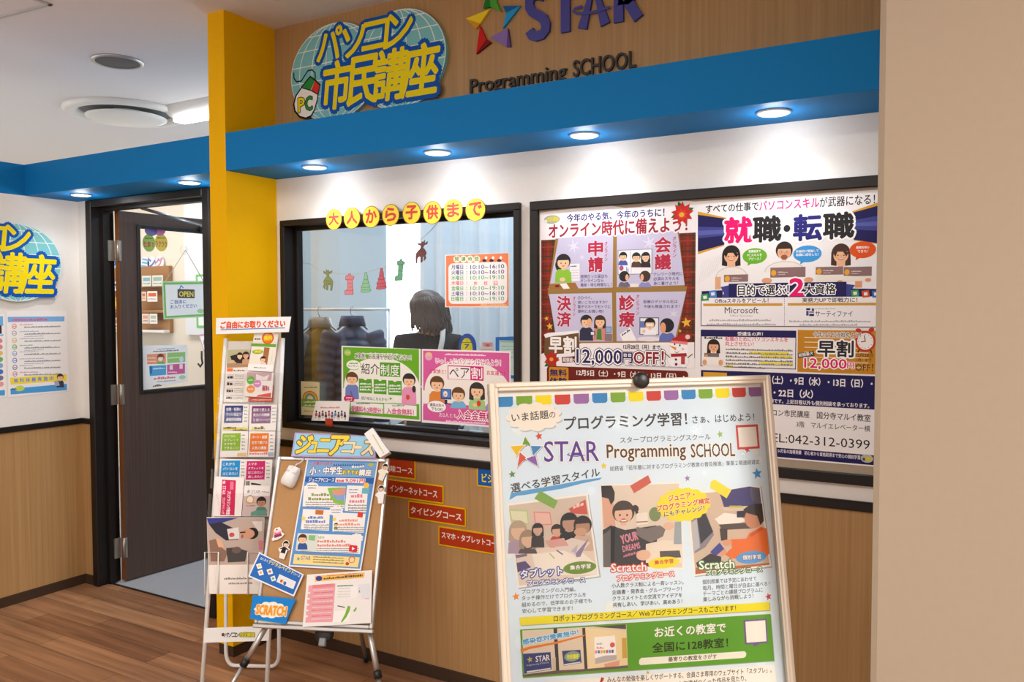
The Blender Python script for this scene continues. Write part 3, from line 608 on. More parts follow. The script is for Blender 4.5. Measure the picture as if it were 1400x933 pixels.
a.poly([(232, 600), (358, 590), (358, 640), (235, 648)], '#6c1f24'); a.text('総額最大', 242, 638, 352, 36, '#f4f0ee', .02)
a.text('12,000', 356, 662, 732, 128, '#2b2660', .02, out=(.13, '#2b2660')); a.k += 2; a.text('12,000', 356, 662, 732, 128, '#2b2660', .02, out=(.085, '#ffffff'))
a.text('円', 738, 648, 820, 88, '#2b2660', .03, out=(.1, '#2b2660')); a.text('円', 738, 648, 820, 88, '#2b2660', .03, out=(.06, '#ffffff'))
a.text('OFF！', 832, 652, 1080, 106, '#8e2430', .03, out=(.13, '#2b2660')); a.text('OFF！', 832, 652, 1080, 106, '#8e2430', .03, out=(.085, '#ffffff'))
a.text('12月28日（月）まで。', 745, 532, 1066, 40, '#3a2024', .025)
a.ell(1200, 625, 92, 73, '#d6d4e0'); a.ell(1200, 625, 88, 70, '#f6f6fa'); a.ell(1205, 530, 76, 68, '#f8f8fc'); a.poly([(1130, 480), (1160, 440), (1230, 415), (1280, 425), (1278, 490)], '#b42a2c'); a.poly([(1128, 480), (1150, 460), (1282, 475), (1276, 498)], '#e08a84'); a.ell(1280, 432, 20, 20, '#f0c8c4'); a.poly([(1122, 500), (1185, 520), (1180, 545)], '#e8923a'); a.ell(1172, 492, 6, 9, '#2a2024'); a.ell(1215, 502, 6, 9, '#2a2024'); a.line([(1172, 555), (1190, 566), (1208, 552)], 4, '#2a2024'); a.ell(1240, 532, 12, 9, '#f0b8b4')
a.poly([(1140, 572), (1270, 566), (1272, 594), (1140, 598)], '#a82a30'); a.poly([(1225, 590), (1258, 590), (1256, 660), (1224, 658)], '#b84448'); a.ell(1182, 620, 10, 10, '#7a2228'); a.ell(1184, 660, 12, 12, '#7a2228'); a.line([(1088, 565), (1132, 602)], 8, '#7a4a2c'); a.line([(1280, 605), (1318, 575)], 8, '#7a4a2c')
a.star(148, 640, 80, '#2e6b34', 30, 4, .5); a.star(148, 618, 76, '#b42a22', 10, 7, .62); a.ell(146, 618, 16, 16, '#e2a02e')
a.scrib(755, 672, 1270, 9, '#9a94a4', 690); a.rr(108, 672, 1282, 1050, 26, '#6e2219'); a.rr(126, 680, 288, 880, 12, '#c98a1e'); a.text('無料', 134, 756, 274, 58, '#231d55', .035); a.text('体験', 134, 826, 274, 58, '#231d55', .035)
a.text('12月5日（土）・9日（水）・13日（日）・', 356, 752, 1252, 50, '#f4efea', .028); a.text('19日（土）・22日（火）', 356, 840, 900, 50, '#f4efea', .028)
a.build('poster', 'large printed poster with a tartan border and a snowman, left in the black display frame', 'poster', m='gloss')
# ---- second poster
P2 = FA.off(.0088)
a = Art(P2, 'C'); le = a.L(8, 80)[0]; ri = -.292; bo = a.crop('E').L(1085, 856)[1]; a.crop('C')
top = [a.L(*p) for p in ((8, 84), (200, 72), (420, 58), (640, 40), (900, 26), (1100, 14), (1330, -2))]
a.base(cl_(top+[(ri, top[-1][1]), (ri, bo), (le, bo)]), '#f2f0f1', .0006, True); ri -= .006
def hq(a, c0, x0, y0, c1, x1, y1, col):   # level band between two points read in different crops
    p = a.crop(c0).L(x0, y0); p = (max(p[0], le+.004), p[1]); q = a.crop(c1).L(x1, y1); a.ab([(p[0], q[1]), (min(q[0], ri), q[1]), (min(q[0], ri), p[1]), (p[0], p[1])], col)
g1, nv, nl = '#d8a22e', '#221f58', '#40458f'
a.crop('C').poly([(22, 158), (235, 205), (215, 410), (22, 474)], g1); a.poly([(22, 182), (235, 212), (216, 402), (22, 455)], nv); a.poly([(22, 270), (225, 275), (222, 335), (22, 355)], nl); a.poly([(22, 300), (224, 292), (223, 320), (22, 335)], '#5a60a8')
a.poly([(1150, 160), (1345, 92), (1345, 398), (1170, 372)], g1); a.poly([(1150, 170), (1345, 116), (1345, 392), (1170, 366)], nv); a.poly([(1155, 225), (1345, 190), (1345, 300), (1160, 290)], nl); a.poly([(1155, 245), (1345, 230), (1345, 265), (1160, 265)], '#5a60a8')
for i in range(9): a.line([(30+i*16, 690-i*12), (60+i*18, 520-i*6)], 3, '#dfdde2')
a.text('すべての仕事で', 82, 172, 468, 62, '#2e2b2e', .022); a.text('パソコンスキル', 475, 152, 915, 70, '#e0207c', .026); a.text('が武器になる！', 918, 128, 1325, 74, '#2e2b2e', .012)
ol = (.075, '#ffffff')
a.text('就', 222, 390, 420, 182, '#e8136e', .045, out=ol, sh=(.06, '#c8c4d8')); a.text('職', 430, 383, 632, 182, '#2b292b', .04, out=ol); a.ell(678, 283, 34, 34, '#ffffff'); a.ell(678, 283, 25, 26, '#2b292b'); a.text('転', 728, 372, 930, 185, '#2b2a78', .04, out=ol, sh=(.06, '#c8c4d8')); a.text('職', 948, 360, 1168, 185, '#2b292b', .04, out=ol)
def portrait(cx, cy, r, long, hair, sk='#eab891', beard=False):
    a.bust(cx, cy, r, None, hair, sk, long, eyes=False); a.poly([(cx-.9*r, cy-.1*r), (cx-.2*r, cy-.75*r), (cx-.62*r, cy+.35*r)], hair) if long else None; a.poly([(cx+.9*r, cy-.1*r), (cx-.1*r, cy-.75*r), (cx+.62*r, cy+.3*r)], hair) if long else None; a.ell(cx-.45*r, cy+.42*r, .16*r, .1*r, '#e8a184'); a.ell(cx+.45*r, cy+.42*r, .16*r, .1*r, '#e8a184'); a.line([(cx, cy+.15*r), (cx+.06*r, cy+.38*r)], .05*r, '#c98e6c')
    if long: a.ell(cx, cy+1.15*r, .5*r, .35*r, sk)
    a.ell(cx-.34*r, cy+.16*r, .12*r, .05*r, '#3a2a24'); a.ell(cx+.34*r, cy+.16*r, .12*r, .05*r, '#3a2a24'); a.ell(cx, cy+.6*r, .3*r, .12*r, '#b4443c'); a.ell(cx, cy+.57*r, .24*r, .06*r, '#f6f2ee')
    if beard: a.ell(cx, cy+.78*r, .42*r, .3*r, '#8a6248'); a.ell(cx, cy+.66*r, .26*r, .15*r, '#c04a40'); [a.lineab(a.ellp(cx+q*r, cy+.18*r, .28*r, .22*r, n=14)+[a.ellp(cx+q*r, cy+.18*r, .28*r, .22*r, n=14)[0]], .0007, '#7a5a4a') for q in (-.36, .36)]
for cx, cy, w in ((270, 640, 118), (660, 600, 150), (1080, 640, 130)): a.ab(a.ellp(cx, cy, w, 78, n=20, t0=0, t1=180), '#d9d3cc'); a.ab(a.ellp(cx, cy+4, w*.95, 74, n=20, t0=0, t1=180), '#efeae4')
portrait(268, 478, 60, True, '#2c2422'); portrait(658, 448, 58, False, '#3b2c26', beard=True); portrait(1075, 470, 64, True, '#4a332a')
a.quad(150, 640, 190, 730, '#e2ae88')
for x0, y0, x1, y1 in ((215, 625, 392, 674), (556, 572, 814, 640), (890, 568, 1092, 622), (1096, 568, 1302, 632)):
    a.quad(x0, y0, x1, y1, '#8c6f6e'); a.ell(x0+24, (y0+y1)/2+5, 19, 22, '#e8a82e'); a.scrib(x0+56, (y0+y1)/2+2, x0+130, 8, '#e6dcd8'); a.scrib(x0+56, (y0+y1)/2+18, x0+110, 7, '#d8ccc8')
a.poly([(890, 622), (1300, 640), (1300, 672), (890, 668)], '#efe9dc'); a.ell(530, 668, 38, 22, '#e0a47c'); a.ell(838, 662, 34, 20, '#e0a47c'); a.quad(1180, 672, 1230, 718, '#e09a70'); a.ell(1275, 662, 22, 14, '#e09a70'); a.ell(1068, 674, 20, 10, '#e09a70')
for cx, cy, rx, ry, c, tl, ls in ((440, 486, 90, 58, '#6cb52c', (400, 388), (('就職面接で', 462), ('PCスキルを', 490), ('アピール！', 518))), (828, 470, 105, 62, '#3f9be0', (770, 530), (('計画的に勉強して', 462), ('転職に成功した！', 488))), (1236, 440, 98, 62, '#e0561e', (1200, 520), (('難関合格も', 434), ('できた！', 462)))):
    a.poly([(cx-45, cy+ry*.6), (cx-5, cy+ry*.8), tl], c) if False else a.poly([(cx-50, cy+ry*.55), (cx-8, cy+ry*.85), (cx-52, cy+ry*1.25)], c); a.ell(cx, cy, rx, ry, c)
    for t, y in ls: w = len(t)*rx*.098; a.text(t, cx-w, y, cx+w, 20, '#fbfbf6', .02)
a.poly([(50, 745), (205, 738), (205, 805), (50, 800)], nv); a.poly([(190, 715), (258, 700), (258, 795), (190, 800), (215, 760)], nl); a.poly([(1105, 690), (1180, 700), (1150, 740), (1175, 790), (1105, 785)], nl); a.poly([(1150, 725), (1345, 728), (1345, 790), (1150, 790)], nv)
a.quad(250, 690, 1115, 786, nv); a.text('目的で選ぶ！', 318, 776, 690, 76, '#2b292b', .02, out=(.09, '#ffffff')); a.text('2', 700, 782, 802, 128, '#e8136e', .05, out=(.08, '#ffffff')); a.text('大資格', 806, 768, 1036, 72, '#2b292b', .02, out=(.09, '#ffffff'))
hq(a, 'D', 45, 90, 'D', 1345, 312, nv); hq(a, 'D', 50, 95, 'D', 1338, 307, '#f4f2f4')
a.crop('C')
for x, y, c in ((75, 790, '#3f9a58'), (133, 765, '#4a8ad0'), (1180, 760, '#3f9a58'), (1258, 765, '#d4502c'), (1332, 765, '#3a6ab8')): a.poly([(x-30, y-22), (x+24, y-28), (x+30, y+24), (x-24, y+28)], c); a.poly([(x-14, y-10), (x+12, y-13), (x+15, y+10), (x-11, y+13)], '#f0f0ea')
a.crop('D')
a.text('Officeスキルをアピール！', 148, 132, 542, 32, '#2e2b3c', .02); a.quad(62, 137, 645, 153, '#d09a34'); a.text('Microsoft', 220, 208, 468, 46, '#4a484c', .0); a.text('Office Specialist', 258, 236, 428, 18, '#a8a6a8')
a.scrib(108, 266, 560, 17, '#b2b0b4'); a.scrib(88, 296, 600, 17, '#b2b0b4')
for i in range(16): a.quad(658, 90+i*14, 662, 97+i*14, '#4a4878')
a.text('実務力UPで即戦力に！', 792, 128, 1196, 34, '#2e2b3c', .02); a.quad(684, 133, 1335, 149, '#d09a34'); a.text('サーティファイ', 888, 232, 1160, 40, '#38363c', .012)
for q in ((820, 170, 850, 185, '#26264a'), (820, 190, 838, 225, '#4a4c8a'), (842, 192, 878, 206, '#8a8cc0'), (842, 212, 878, 228, '#26264a'), (862, 172, 878, 190, '#26264a')): a.quad(*q)
a.scrib(885, 178, 1035, 10, '#c0bec2'); a.scrib(695, 274, 1296, 17, '#b2b0b4'); a.scrib(770, 300, 1196, 17, '#b2b0b4')
a.quad(43, 328, 744, 622, nv); a.quad(49, 378, 738, 616, '#f3f1f1'); a.text('受講生の声！', 314, 374, 500, 30, '#f6f4f4', .02)
a.scrib(70, 396, 205, 18, '#4a464a'); a.quad(60, 540, 214, 604, '#eeeae6'); a.bust(138, 448, 42, '#f0ece8', '#33251f', '#e8b08a', True, h=2.6); a.quad(70, 500, 178, 530, '#7d6a6a'); a.quad(85, 530, 190, 585, '#f4f2ee'); a.ell(72, 570, 16, 22, '#e0a47c'); a.ell(190, 572, 16, 22, '#e0a47c'); a.ell(86, 520, 10, 10, '#e8a82e')
a.text('転職のためにパソコンスキルを', 225, 412, 685, 34, '#d8285e', .014); a.text('向上させたい！', 225, 448, 432, 34, '#d8285e', .014)
for y, h0, h1 in ((478, 0, 0), (506, 398, 690), (532, 485, 715), (558, 0, 0), (584, 470, 722), (606, 225, 282)):
    if h0: a.quad(h0, y-18, h1, y+4, '#ece03a')
    a.scrib(228, y, 720 if y < 600 else 520, 15, '#6e6a6e', y+12)
hq(a, 'D', 758, 330, 'D', 1345, 660, '#c88a22'); a.crop('D')
for y in (385, 420, 458, 492, 530, 566, 602): a.line([(808, y), (1275, y+8)], 5, '#f2e8d4')
for x in (1205, 1300): a.ell(x, 335 if x < 1250 else 330, 22, 16, '#c23a26', 20 if x > 1250 else -20)
a.ell(1255, 415, 76, 78, '#c23a26'); a.ell(1255, 415, 60, 62, '#f6f2ee'); a.line([(1255, 415), (1248, 372)], 6, '#3a2a24'); a.line([(1255, 415), (1225, 418)], 6, '#3a2a24'); a.line([(1210, 478), (1200, 495)], 9, '#5a2a20'); a.line([(1295, 482), (1302, 498)], 9, '#5a2a20')
for i in range(12): t = i*math.pi/6; a.ell(1255+50*math.cos(t), 415+50*math.sin(t), 3, 3, '#4a3a34', n=6)
a.text('今年のうちに始めよう！', 872, 380, 1222, 36, '#33302e', .015, out=(.09, '#f8f4ee')); a.text('早割', 905, 524, 1166, 118, '#2f2d2f', .03, out=(.09, '#ffffff'))
a.poly([(756, 502), (876, 486), (882, 520), (762, 538)], '#2f2d3a'); a.text('総額最大', 766, 530, 874, 26, '#f4f2ee', .02, 514)
a.text('12,000', 806, 618, 1116, 80, '#e0146a', .02, out=(.09, '#ffffff')); a.text('円', 1122, 614, 1172, 44, '#e0146a', .03, out=(.1, '#ffffff')); a.text('OFF！', 1182, 630, 1312, 52, '#2b282a', .0); a.text('12月28日', 1186, 528, 1310, 26, '#3a3028', .01); a.text('（月）まで', 1192, 562, 1300, 26, '#3a3028', .01)
hq(a, 'D', 45, 625, 'E', 1200, 342, nv); a.crop('D').quad(62, 640, 236, 700, '#d8a22e')
a.crop('E'); wt = '#f0edf0'
a.text('（土）・9日（水）・13日（日）・', 172, 100, 1085, 72, wt, .03); a.text('・22日（火）', 185, 216, 542, 74, wt, .03); a.text('験です。上記日程以外も個別相談を承っております。', 150, 274, 1056, 40, wt, .02)
a.text('コン市民講座　国分寺マルイ教室', 172, 392, 1068, 62, '#2c2a2c', .012); a.text('3階　マルイエレベーター横', 392, 494, 1064, 54, '#2c2a2c', .006); a.text('EL:042-312-0399', 172, 630, 1062, 80, '#262426', .0)
hq(a, 'E', -700, 608, 'E', 1200, 852, nv); a.crop('E').text('54万名の指導実績　初心者から資格取得まで安心の個別学習', 222, 728, 974, 36, wt, .012); a.ell(1035, 782, 58, 38, '#b8bcb4'); a.text('市民講座', 1012, 800, 1078, 34, '#e0cc20', .04); a.ell(1008, 788, 12, 14, '#4a4a48')
a.build('poster', 'large navy and white poster with three smiling people holding certificates, right in the display frame', 'poster', m='gloss')
# ================================================================== printed sheets on the shop window
WG = FA.off(-.044)                                     # just in front of the pane
a = Art(WG, 'I'); a.base(list(((926, 394), (926, 712), (1313, 712), (1318, 382))), '#f3e6d8'); a.quad(932, 399, 1312, 706, '#e8845c'); a.rr(946, 447, 1303, 690, 26, '#f2f0ee')
for x, ch in zip((998, 1038, 1078, 1118), '開講時間'): a.ell(x, 420, 21, 22, '#f4efd2'); a.text(ch, x-12, 432, x+12, 26, '#3f7a4a', .015)
for x in (1165, 1208, 1255): a.ell(x, 428, 13, 9, '#3a3438'); a.ell(x+10, 412, 8, 10, '#f0ece8'); a.poly([(x+16, 412), (x+24, 416), (x+16, 418)], '#d89a4a')
for i, (d, tm) in enumerate(zip('月火水木金土日', ('10:10~16:10', '10:10~16:10', '10:10~19:10', None, '10:10~19:10', '10:10~16:10', '10:10~19:10'))):
    c = ('#3c4790', '#3c4790', '#4fae68', '#e0607a', '#4fae68', '#3c4790', '#4fae68')[i]; y = 483+i*32
    a.text(d+'曜日', 965, y, 1036, 27, c, .018); a.text(':', 1056, y-3, 1060, 18, c, .02)
    if tm: a.text(tm, 1080, y-2, 1285, 24, c, .02)
    else: [a.text(ch, x, y, x+22, 25, c, .018) for ch, x in zip('休校日', (1100, 1162, 1222))]
a.scrib(1140, 702, 1300, 9, '#f6d8a0'); a.build('timetable_notice', 'orange bordered notice with opening hours by weekday, upper right on the shop window', 'notice')
# green poster
a = Art(WG, 'H'); a.base(list(((38, 126), (38, 655), (632, 694), (632, 150))), '#f1f1ec')
gr = '#6cb02e'; a.quad(48, 136, 622, 682, gr); a.ab(a.ellp(335, 450, 286, 236, n=40, t0=0, t1=180)+[a.L(48, 545), a.L(622, 565)], '#f3f3ea'); a.quad(48, 445, 622, 560, '#f3f3ea')
a.ell(84, 178, 26, 24, '#9cc88a'); a.text('市民', 66, 186, 104, 18, '#f0e030', .04); a.scrib(190, 190, 466, 15, '#eef4e6', 196)
a.text('ご家族、お友達をご紹介ください！', 138, 222, 562, 42, '#3c3a40', .012, out=(.08, '#fbfbf6'))
a.ell(128, 270, 58, 38, '#6f9a50'); a.ell(128, 270, 54, 35, '#f6f8f0'); a.poly([(160, 295), (185, 308), (175, 285)], '#f6f8f0'); a.scrib(98, 264, 160, 14, '#7ab648'); a.text('カンタン！', 86, 284, 166, 15, '#4a4a44', .01)
a.text('紹介', 188, 337, 322, 80, '#35383a', .006); a.quad(326, 250, 479, 362, '#57a02a'); a.text('制度', 332, 348, 472, 84, '#f6f8f2', .006)
for x0, y0, x1, y1 in ((168, 372, 266, 484), (279, 378, 376, 492), (388, 386, 490, 500)):
    a.quad(x0, y0, x1, y1, '#5aa52e'); a.ell((x0+x1)/2, y0, 14, 13, '#eef2e6'); [a.scrib(x0+8, y, x1-8, 15, '#f2f6ee') for y in (y0+46, y0+68, y0+90)]
for x in (267, 377): a.poly([(x, 430), (x+12, 442), (x, 454)], '#8cc060')
a.bust(117, 372, 42, '#7486c4', '#6a4a32', h=3.7); a.line([(108, 470), (120, 510)], 10, '#54639e'); a.bust(545, 386, 45, '#e79ac0', '#3a3434', long=False, h=4.1); a.ell(582, 452, 14, 26, '#3a3434'); a.ell(536, 512, 14, 20, '#d8502e')
a.text('紹介状はこちらから！', 188, 530, 388, 25, '#3a3a3c', .008); a.poly([(400, 512), (420, 522), (400, 534)], '#6cb02e'); a.quad(438, 510, 460, 540, '#f8f8f4')
a.ell(95, 524, 40, 27, '#d02f62'); a.scrib(72, 522, 120, 12, '#f8e0e8'); a.scrib(76, 538, 116, 10, '#f8e0e8')
a.quad(108, 548, 352, 638, '#f6f6f0'); a.quad(358, 560, 602, 655, '#f6f6f0'); a.scrib(150, 563, 250, 11, '#555'+'558'); a.scrib(420, 580, 510, 11, '#555558')
a.text('受講料も2時間分！', 112, 620, 346, 44, '#d7477c', .014, out=(.05, '#f6dbe6')); a.text('入会金無料！', 378, 635, 580, 44, '#d7477c', .02, out=(.05, '#f6dbe6'))
a.build('window_poster', 'green and white printed poster low on the shop window, left of the pink one', 'poster')
# pink poster
a = Art(WG, 'H'); a.base(list(((640, 151), (640, 702), (1308, 748), (1308, 168))), '#f3eff0')
pk = '#d862a2'; a.quad(650, 162, 1298, 736, pk); a.ab(a.ellp(975, 470, 322, 236, n=40, t0=0, t1=180)+[a.L(652, 560), a.L(1298, 585)], '#f4efe9'); a.quad(650, 462, 1298, 590, '#f4efe9')
a.ell(692, 205, 28, 32, '#e4a8c8'); a.text('市民', 672, 202, 714, 22, '#f0e030', .04); a.scrib(812, 196, 1120, 14, '#f8e8f0', 204)
a.text('いっしょにパソコンはじめよう！', 745, 260, 1232, 44, '#c0307e', .008, out=(.11, '#fbf4f8'))
a.text('ご家族と！', 700, 332, 822, 32, '#d4307a', .02); a.text('お友達と！', 1128, 345, 1264, 34, '#d4307a', .02)
a.quad(834, 272, 1104, 390, '#cf2f7e'); a.quad(840, 280, 1005, 382, '#f8f4f4'); a.text('ペア', 848, 366, 996, 76, '#37343a', .004); a.text('割', 1012, 374, 1094, 86, '#fbf6f8', .012)
a.bust(755, 412, 50, '#e08a42', '#6a4a32', h=4.2); a.quad(782, 448, 862, 530, '#31549c'); a.quad(790, 456, 854, 518, '#5c8ace'); a.ell(818, 488, 16, 22, '#f2efe8'); a.ell(818, 492, 8, 8, '#e8a23c'); a.quad(812, 530, 832, 560, '#2b3a60'); a.quad(800, 556, 886, 570, '#3a3a44')
a.bust(915, 492, 47, '#7ab8e0', '#6a4a32', h=2.2); a.bust(1055, 462, 52, '#a5cf8c', '#3f3c3c', long=True, h=3.0); a.ell(1068, 560, 16, 22, '#d8442e'); a.ell(1040, 570, 16, 14, '#f3c9a2'); a.bust(1185, 490, 50, '#8c9cd8', '#6a4a32', h=2.4)
a.quad(650, 578, 1298, 736, pk); a.text('お2人とも', 772, 660, 902, 34, '#f8e8f0', .02, out=(.08, '#c43a86')); a.text('入会金無料', 908, 674, 1178, 66, '#c6206e', .02, out=(.09, '#fbf4f8')); a.scrib(822, 700, 1120, 16, '#f6d8e8', 716)
a.ell(752, 582, 74, 46, '#c24a8c'); a.ell(752, 582, 70, 43, '#fbf8f8'); a.text('講座は別々', 702, 580, 806, 24, '#37343a', .016); a.text('でもOK！', 712, 610, 800, 24, '#37343a', .016)
a.build('window_poster', 'pink and white printed poster low on the shop window, half behind the poster stand', 'poster')
# small cards at the foot of the window
a = Art(WG, 'WW'); a.base(list(((50, 444), (52, 646), (160, 650), (161, 450))), '#e6dcae'); a.scrib(66, 484, 148, 9, '#7a8a4a')
for r, c in ((46, '#d8703a'), (39, '#e8b84a'), (32, '#8ab04a'), (25, '#5a9ac8'), (18, '#e6dcae')): a.ell(105, 548, r, r*1.0, c)
a.quad(54, 548, 158, 604, '#7fa848'); a.scrib(66, 572, 148, 11, '#e8f0cc'); a.scrib(66, 594, 140, 11, '#e8f0cc'); a.scrib(66, 626, 146, 9, '#b8a45a')
a.build('rainbow_card', 'cream card with a rainbow in the lower left corner of the shop window', 'card')
CP = FA.off(.022)
a = Art(CP, 'WW'); a.base(list(((140, 562), (112, 680), (334, 683), (343, 564))), '#f2efed', .0012); a.scrib(165, 606, 282, 10, '#d87a8a')
for i in range(10):
    x = 138+i*19; c = ('#c84a5a', '#5a4a44', '#8a4a6a', '#3a3a40', '#d8606a', '#4a6a9a', '#6a8ac0', '#5a3a3a', '#7a6a8a', '#3a3434')[i]; h = 8 if i % 2 else 0
    a.ell(x+4, 626+h, 5, 7, '#4a3830'); a.poly([(x-2, 634+h), (x+10, 634+h), (x+12, 652+h), (x-4, 652+h)], c); a.line([(x+1, 652+h), (x, 666+h)], 3, '#5a4a48'); a.line([(x+8, 652+h), (x+8, 666+h)], 3, '#5a4a48')
a.build('figure_card', 'white card with a row of tiny dressed figures held on the bottom window frame', 'card')
p0 = CP.uv(400+203/4.375, 420+709/4.375); p1 = CP.uv(400+243/4.375, 420+668/4.375)
mb = MB().bbox(p0[0], p1[0], p0[1], p1[1], .002, .009, .002, 0, CP.M).bbox(p0[0], p1[0], p0[1]-.002, p0[1]+.006, -.004, .009, .002, 0, CP.M)
tag(mb.build('card_clip', M['red']), 'small red clip holding the white figure card to the window frame', 'clip')
# ---- garland hung behind the pane
GP = FA.off(-.1); gp = Art(GP, 'I')
sp = [(62, 440), (110, 452), (165, 488), (210, 492), (280, 510), (345, 512), (440, 503), (525, 478), (580, 462), (640, 420), (720, 360), (770, 306), (830, 255), (905, 175)]
mb = MB().tube([tuple(GP.w(*gp.L(*p))) for p in sp], .0012, n=6); tag(mb.build('garland_string', M['string']), 'thin pale string of the garland slung across the inside of the window', 'string')
def orn(name, pts, col, line, detail, lab):
    a = Art(GP.off(.002), 'I'); a.base(pts, col, .003); P = a.P; a.lineab(list(P)+[P[0]], .0022, line)
    for d in detail: a.line(d, 3, line)
    return a.build(name, lab, 'ornament', 'garland ornaments in the window')
deer = [(-24, 8), (-12, -14), (-2, -22), (-8, -38), (-22, -42), (-24, -56), (-16, -50), (-8, -50), (-8, -66), (0, -54), (6, -62), (8, -48), (28, -58), (24, -44), (6, -38), (8, -22), (22, -10), (32, 8), (30, 30), (26, 62), (18, 62), (20, 34), (12, 26), (4, 28), (0, 60), (-8, 58), (-6, 30), (-14, 26), (-16, 54), (-26, 40), (-20, 24)]
orn('reindeer_ornament', [(212+x, 548+y) for x, y in deer], '#8aa070', '#4f6b48', [[(200, 550), (235, 555)], [(205, 565), (236, 568)]], 'green paper reindeer, leftmost ornament of the window garland')
orn('reindeer_ornament', [(785+x*1.2*.96-y*.12, 376+y*1.05+x*-.18) for x, y in [(-x, y) for x, y in deer][::-1]], '#8a5a58', '#5a3438', [[(765, 375), (810, 372)], [(772, 388), (815, 388)], [(770, 362), (800, 355)]], 'dark red-brown paper reindeer, rightmost ornament of the window garland')
stock = [(-22, -46), (-6, -50), (-4, -60), (6, -60), (6, -50), (28, -42), (26, -26), (18, -26), (18, 10), (22, 40), (22, 66), (-26, 68), (-30, 46), (-10, 34), (-14, -22), (-24, -24)]
orn('stocking_ornament', [(345+x, 568+y) for x, y in stock], '#e08a92', '#c04858', [[(328, 545), (365, 545)], [(334, 570), (362, 568)], [(325, 610), (365, 610)], [(335, 590), (364, 590)]], 'pink paper stocking beside the green reindeer on the window garland')
orn('stocking_ornament', [(652+x*.95+y*-.1, 480+y*1.05) for x, y in stock], '#6fae88', '#3f7a58', [[(640, 455), (672, 455)], [(642, 490), (672, 495)]], 'green paper stocking at the centre of the window garland')
tree = [(-4, -62), (6, -62), (8, -48), (12, -40), (14, -22), (10, -22), (22, 0), (16, 0), (28, 24), (22, 24), (34, 48), (20, 56), (-14, 60), (-30, 56), (-22, 30), (-28, 28), (-14, 4), (-20, 2), (-8, -20), (-12, -20), (-6, -46)]
orn('tree_ornament', [(443+x, 563+y) for x, y in tree], '#93c79e', '#4f9a68', [[(432, 545), (456, 545)], [(428, 568), (462, 566)], [(422, 592), (468, 590)], [(418, 608), (474, 606)]], 'light green paper fir tree on the window garland')
orn('tree_ornament', [(538+x, 541+y*1.05) for x, y in tree], '#cf5f6c', '#9a2c40', [[(526, 520), (550, 520)], [(522, 545), (556, 542)], [(516, 570), (562, 566)], [(514, 588), (568, 584)]], 'red paper fir tree on the window garland')
# ================================================================== the classroom behind the window
def skin(name, J, E, mat_, parent, sub=2, root=0):
    me = bpy.data.meshes.new(name); me.from_pydata([j[0] for j in J], E, []); o = bpy.data.objects.new(name, me); COL.objects.link(o)
    me.materials.append(mat_); sk = o.modifiers.new('skin', 'SKIN'); sk.use_smooth_shade = True
    for v, j in zip(me.skin_vertices[0].data, J): v.radius = j[1] if isinstance(j[1], tuple) else (j[1], j[1]); v.use_root = False
    me.skin_vertices[0].data[root].use_root = True
    ss_ = o.modifiers.new('smooth', 'SUBSURF'); ss_.levels = sub; ss_.render_levels = sub
    return o
PX, PY = -2.70, 1.0
pe = empty('person', (PX, PY, 0), 'person with dark wavy bob and black top, seen from behind through the shop window', 'person')
PMt = Matrix.Translation((PX, PY, 0)) @ Matrix.Rotation(R(22), 4, 'Z')        # she faces away and to the left: local +Y is forward
T = lambda p: tuple(PMt @ Vector(p))
J = [((0, 0, .86), (.15, .10)), ((0, 0, 1.0), (.125, .085)), ((0, .0, 1.16), (.14, .095)), ((0, 0, 1.315), (.13, .085)), ((0, .005, 1.37), (.055, .052)), ((0, .02, 1.425), (.048, .05)), ((0, .035, 1.46), (.07, .085)), ((0, .04, 1.53), (.075, .09)), ((0, .035, 1.585), (.05, .06)),
     ((-.145, 0, 1.315), .052), ((-.20, .02, 1.03), .04), ((-.13, .19, .98), .03), ((-.07, .25, .99), .026), ((.145, 0, 1.315), .052), ((.20, .02, 1.03), .04), ((.13, .19, .98), .03), ((.07, .25, .99), .026),
     ((-.085, 0, .8), .085), ((-.09, .01, .45), .055), ((-.09, -.02, .08), .04), ((-.09, .1, .03), .035), ((.085, 0, .8), .085), ((.09, .01, .45), .055), ((.09, -.02, .08), .04), ((.09, .1, .03), .035)]
E_ = [(0, 1), (1, 2), (2, 3), (3, 4), (4, 5), (5, 6), (6, 7), (7, 8), (3, 9), (9, 10), (10, 11), (11, 12), (3, 13), (13, 14), (14, 15), (15, 16), (0, 17), (17, 18), (18, 19), (19, 20), (0, 21), (21, 22), (22, 23), (23, 24)]
place(skin('body', [(T(p), r) for p, r in J], E_, M['skin'], pe), Matrix.Identity(4), pe)
def hands(sx):
    for k in range(4):
        b = (sx*(.07-.018*k+.02), .255, .995-.002*k); yield [b, (b[0]-sx*.004, .295+.006*(1, 2, 1.5, 0)[k], .99), (b[0]-sx*.01, .32+.006*(1, 2, 1.5, 0)[k], .97)]
    yield [(sx*.045, .235, .99), (sx*.03, .262, 1.0), (sx*.028, .285, .995)]
hm_ = MB()
for sx in (-1, 1):
    for f in hands(sx): hm_.tube([T(p) for p in f], .008, n=8, rs=[.009, .008, .0055])
hm_.build('fingers', M['skin'], pe)
Jt = [(p, tuple(np.array(r if isinstance(r, tuple) else (r, r))*1.13+.008)) for p, r in J]
Jt[4] = ((0, .0, 1.37), (.07, .06))
top = [Jt[i] for i in (0, 1, 2, 3, 4, 9, 10, 11, 13, 14, 15)]
place(skin('black_top', [(T(p), r) for p, r in top], [(0, 1), (1, 2), (2, 3), (3, 4), (3, 5), (5, 6), (6, 7), (3, 8), (8, 9), (9, 10)], M['cloth'], pe), Matrix.Identity(4), pe)
trs = [Jt[i] for i in (0, 17, 18, 19, 21, 22, 23)]; trs[0] = ((0, 0, .87), (.155, .108))
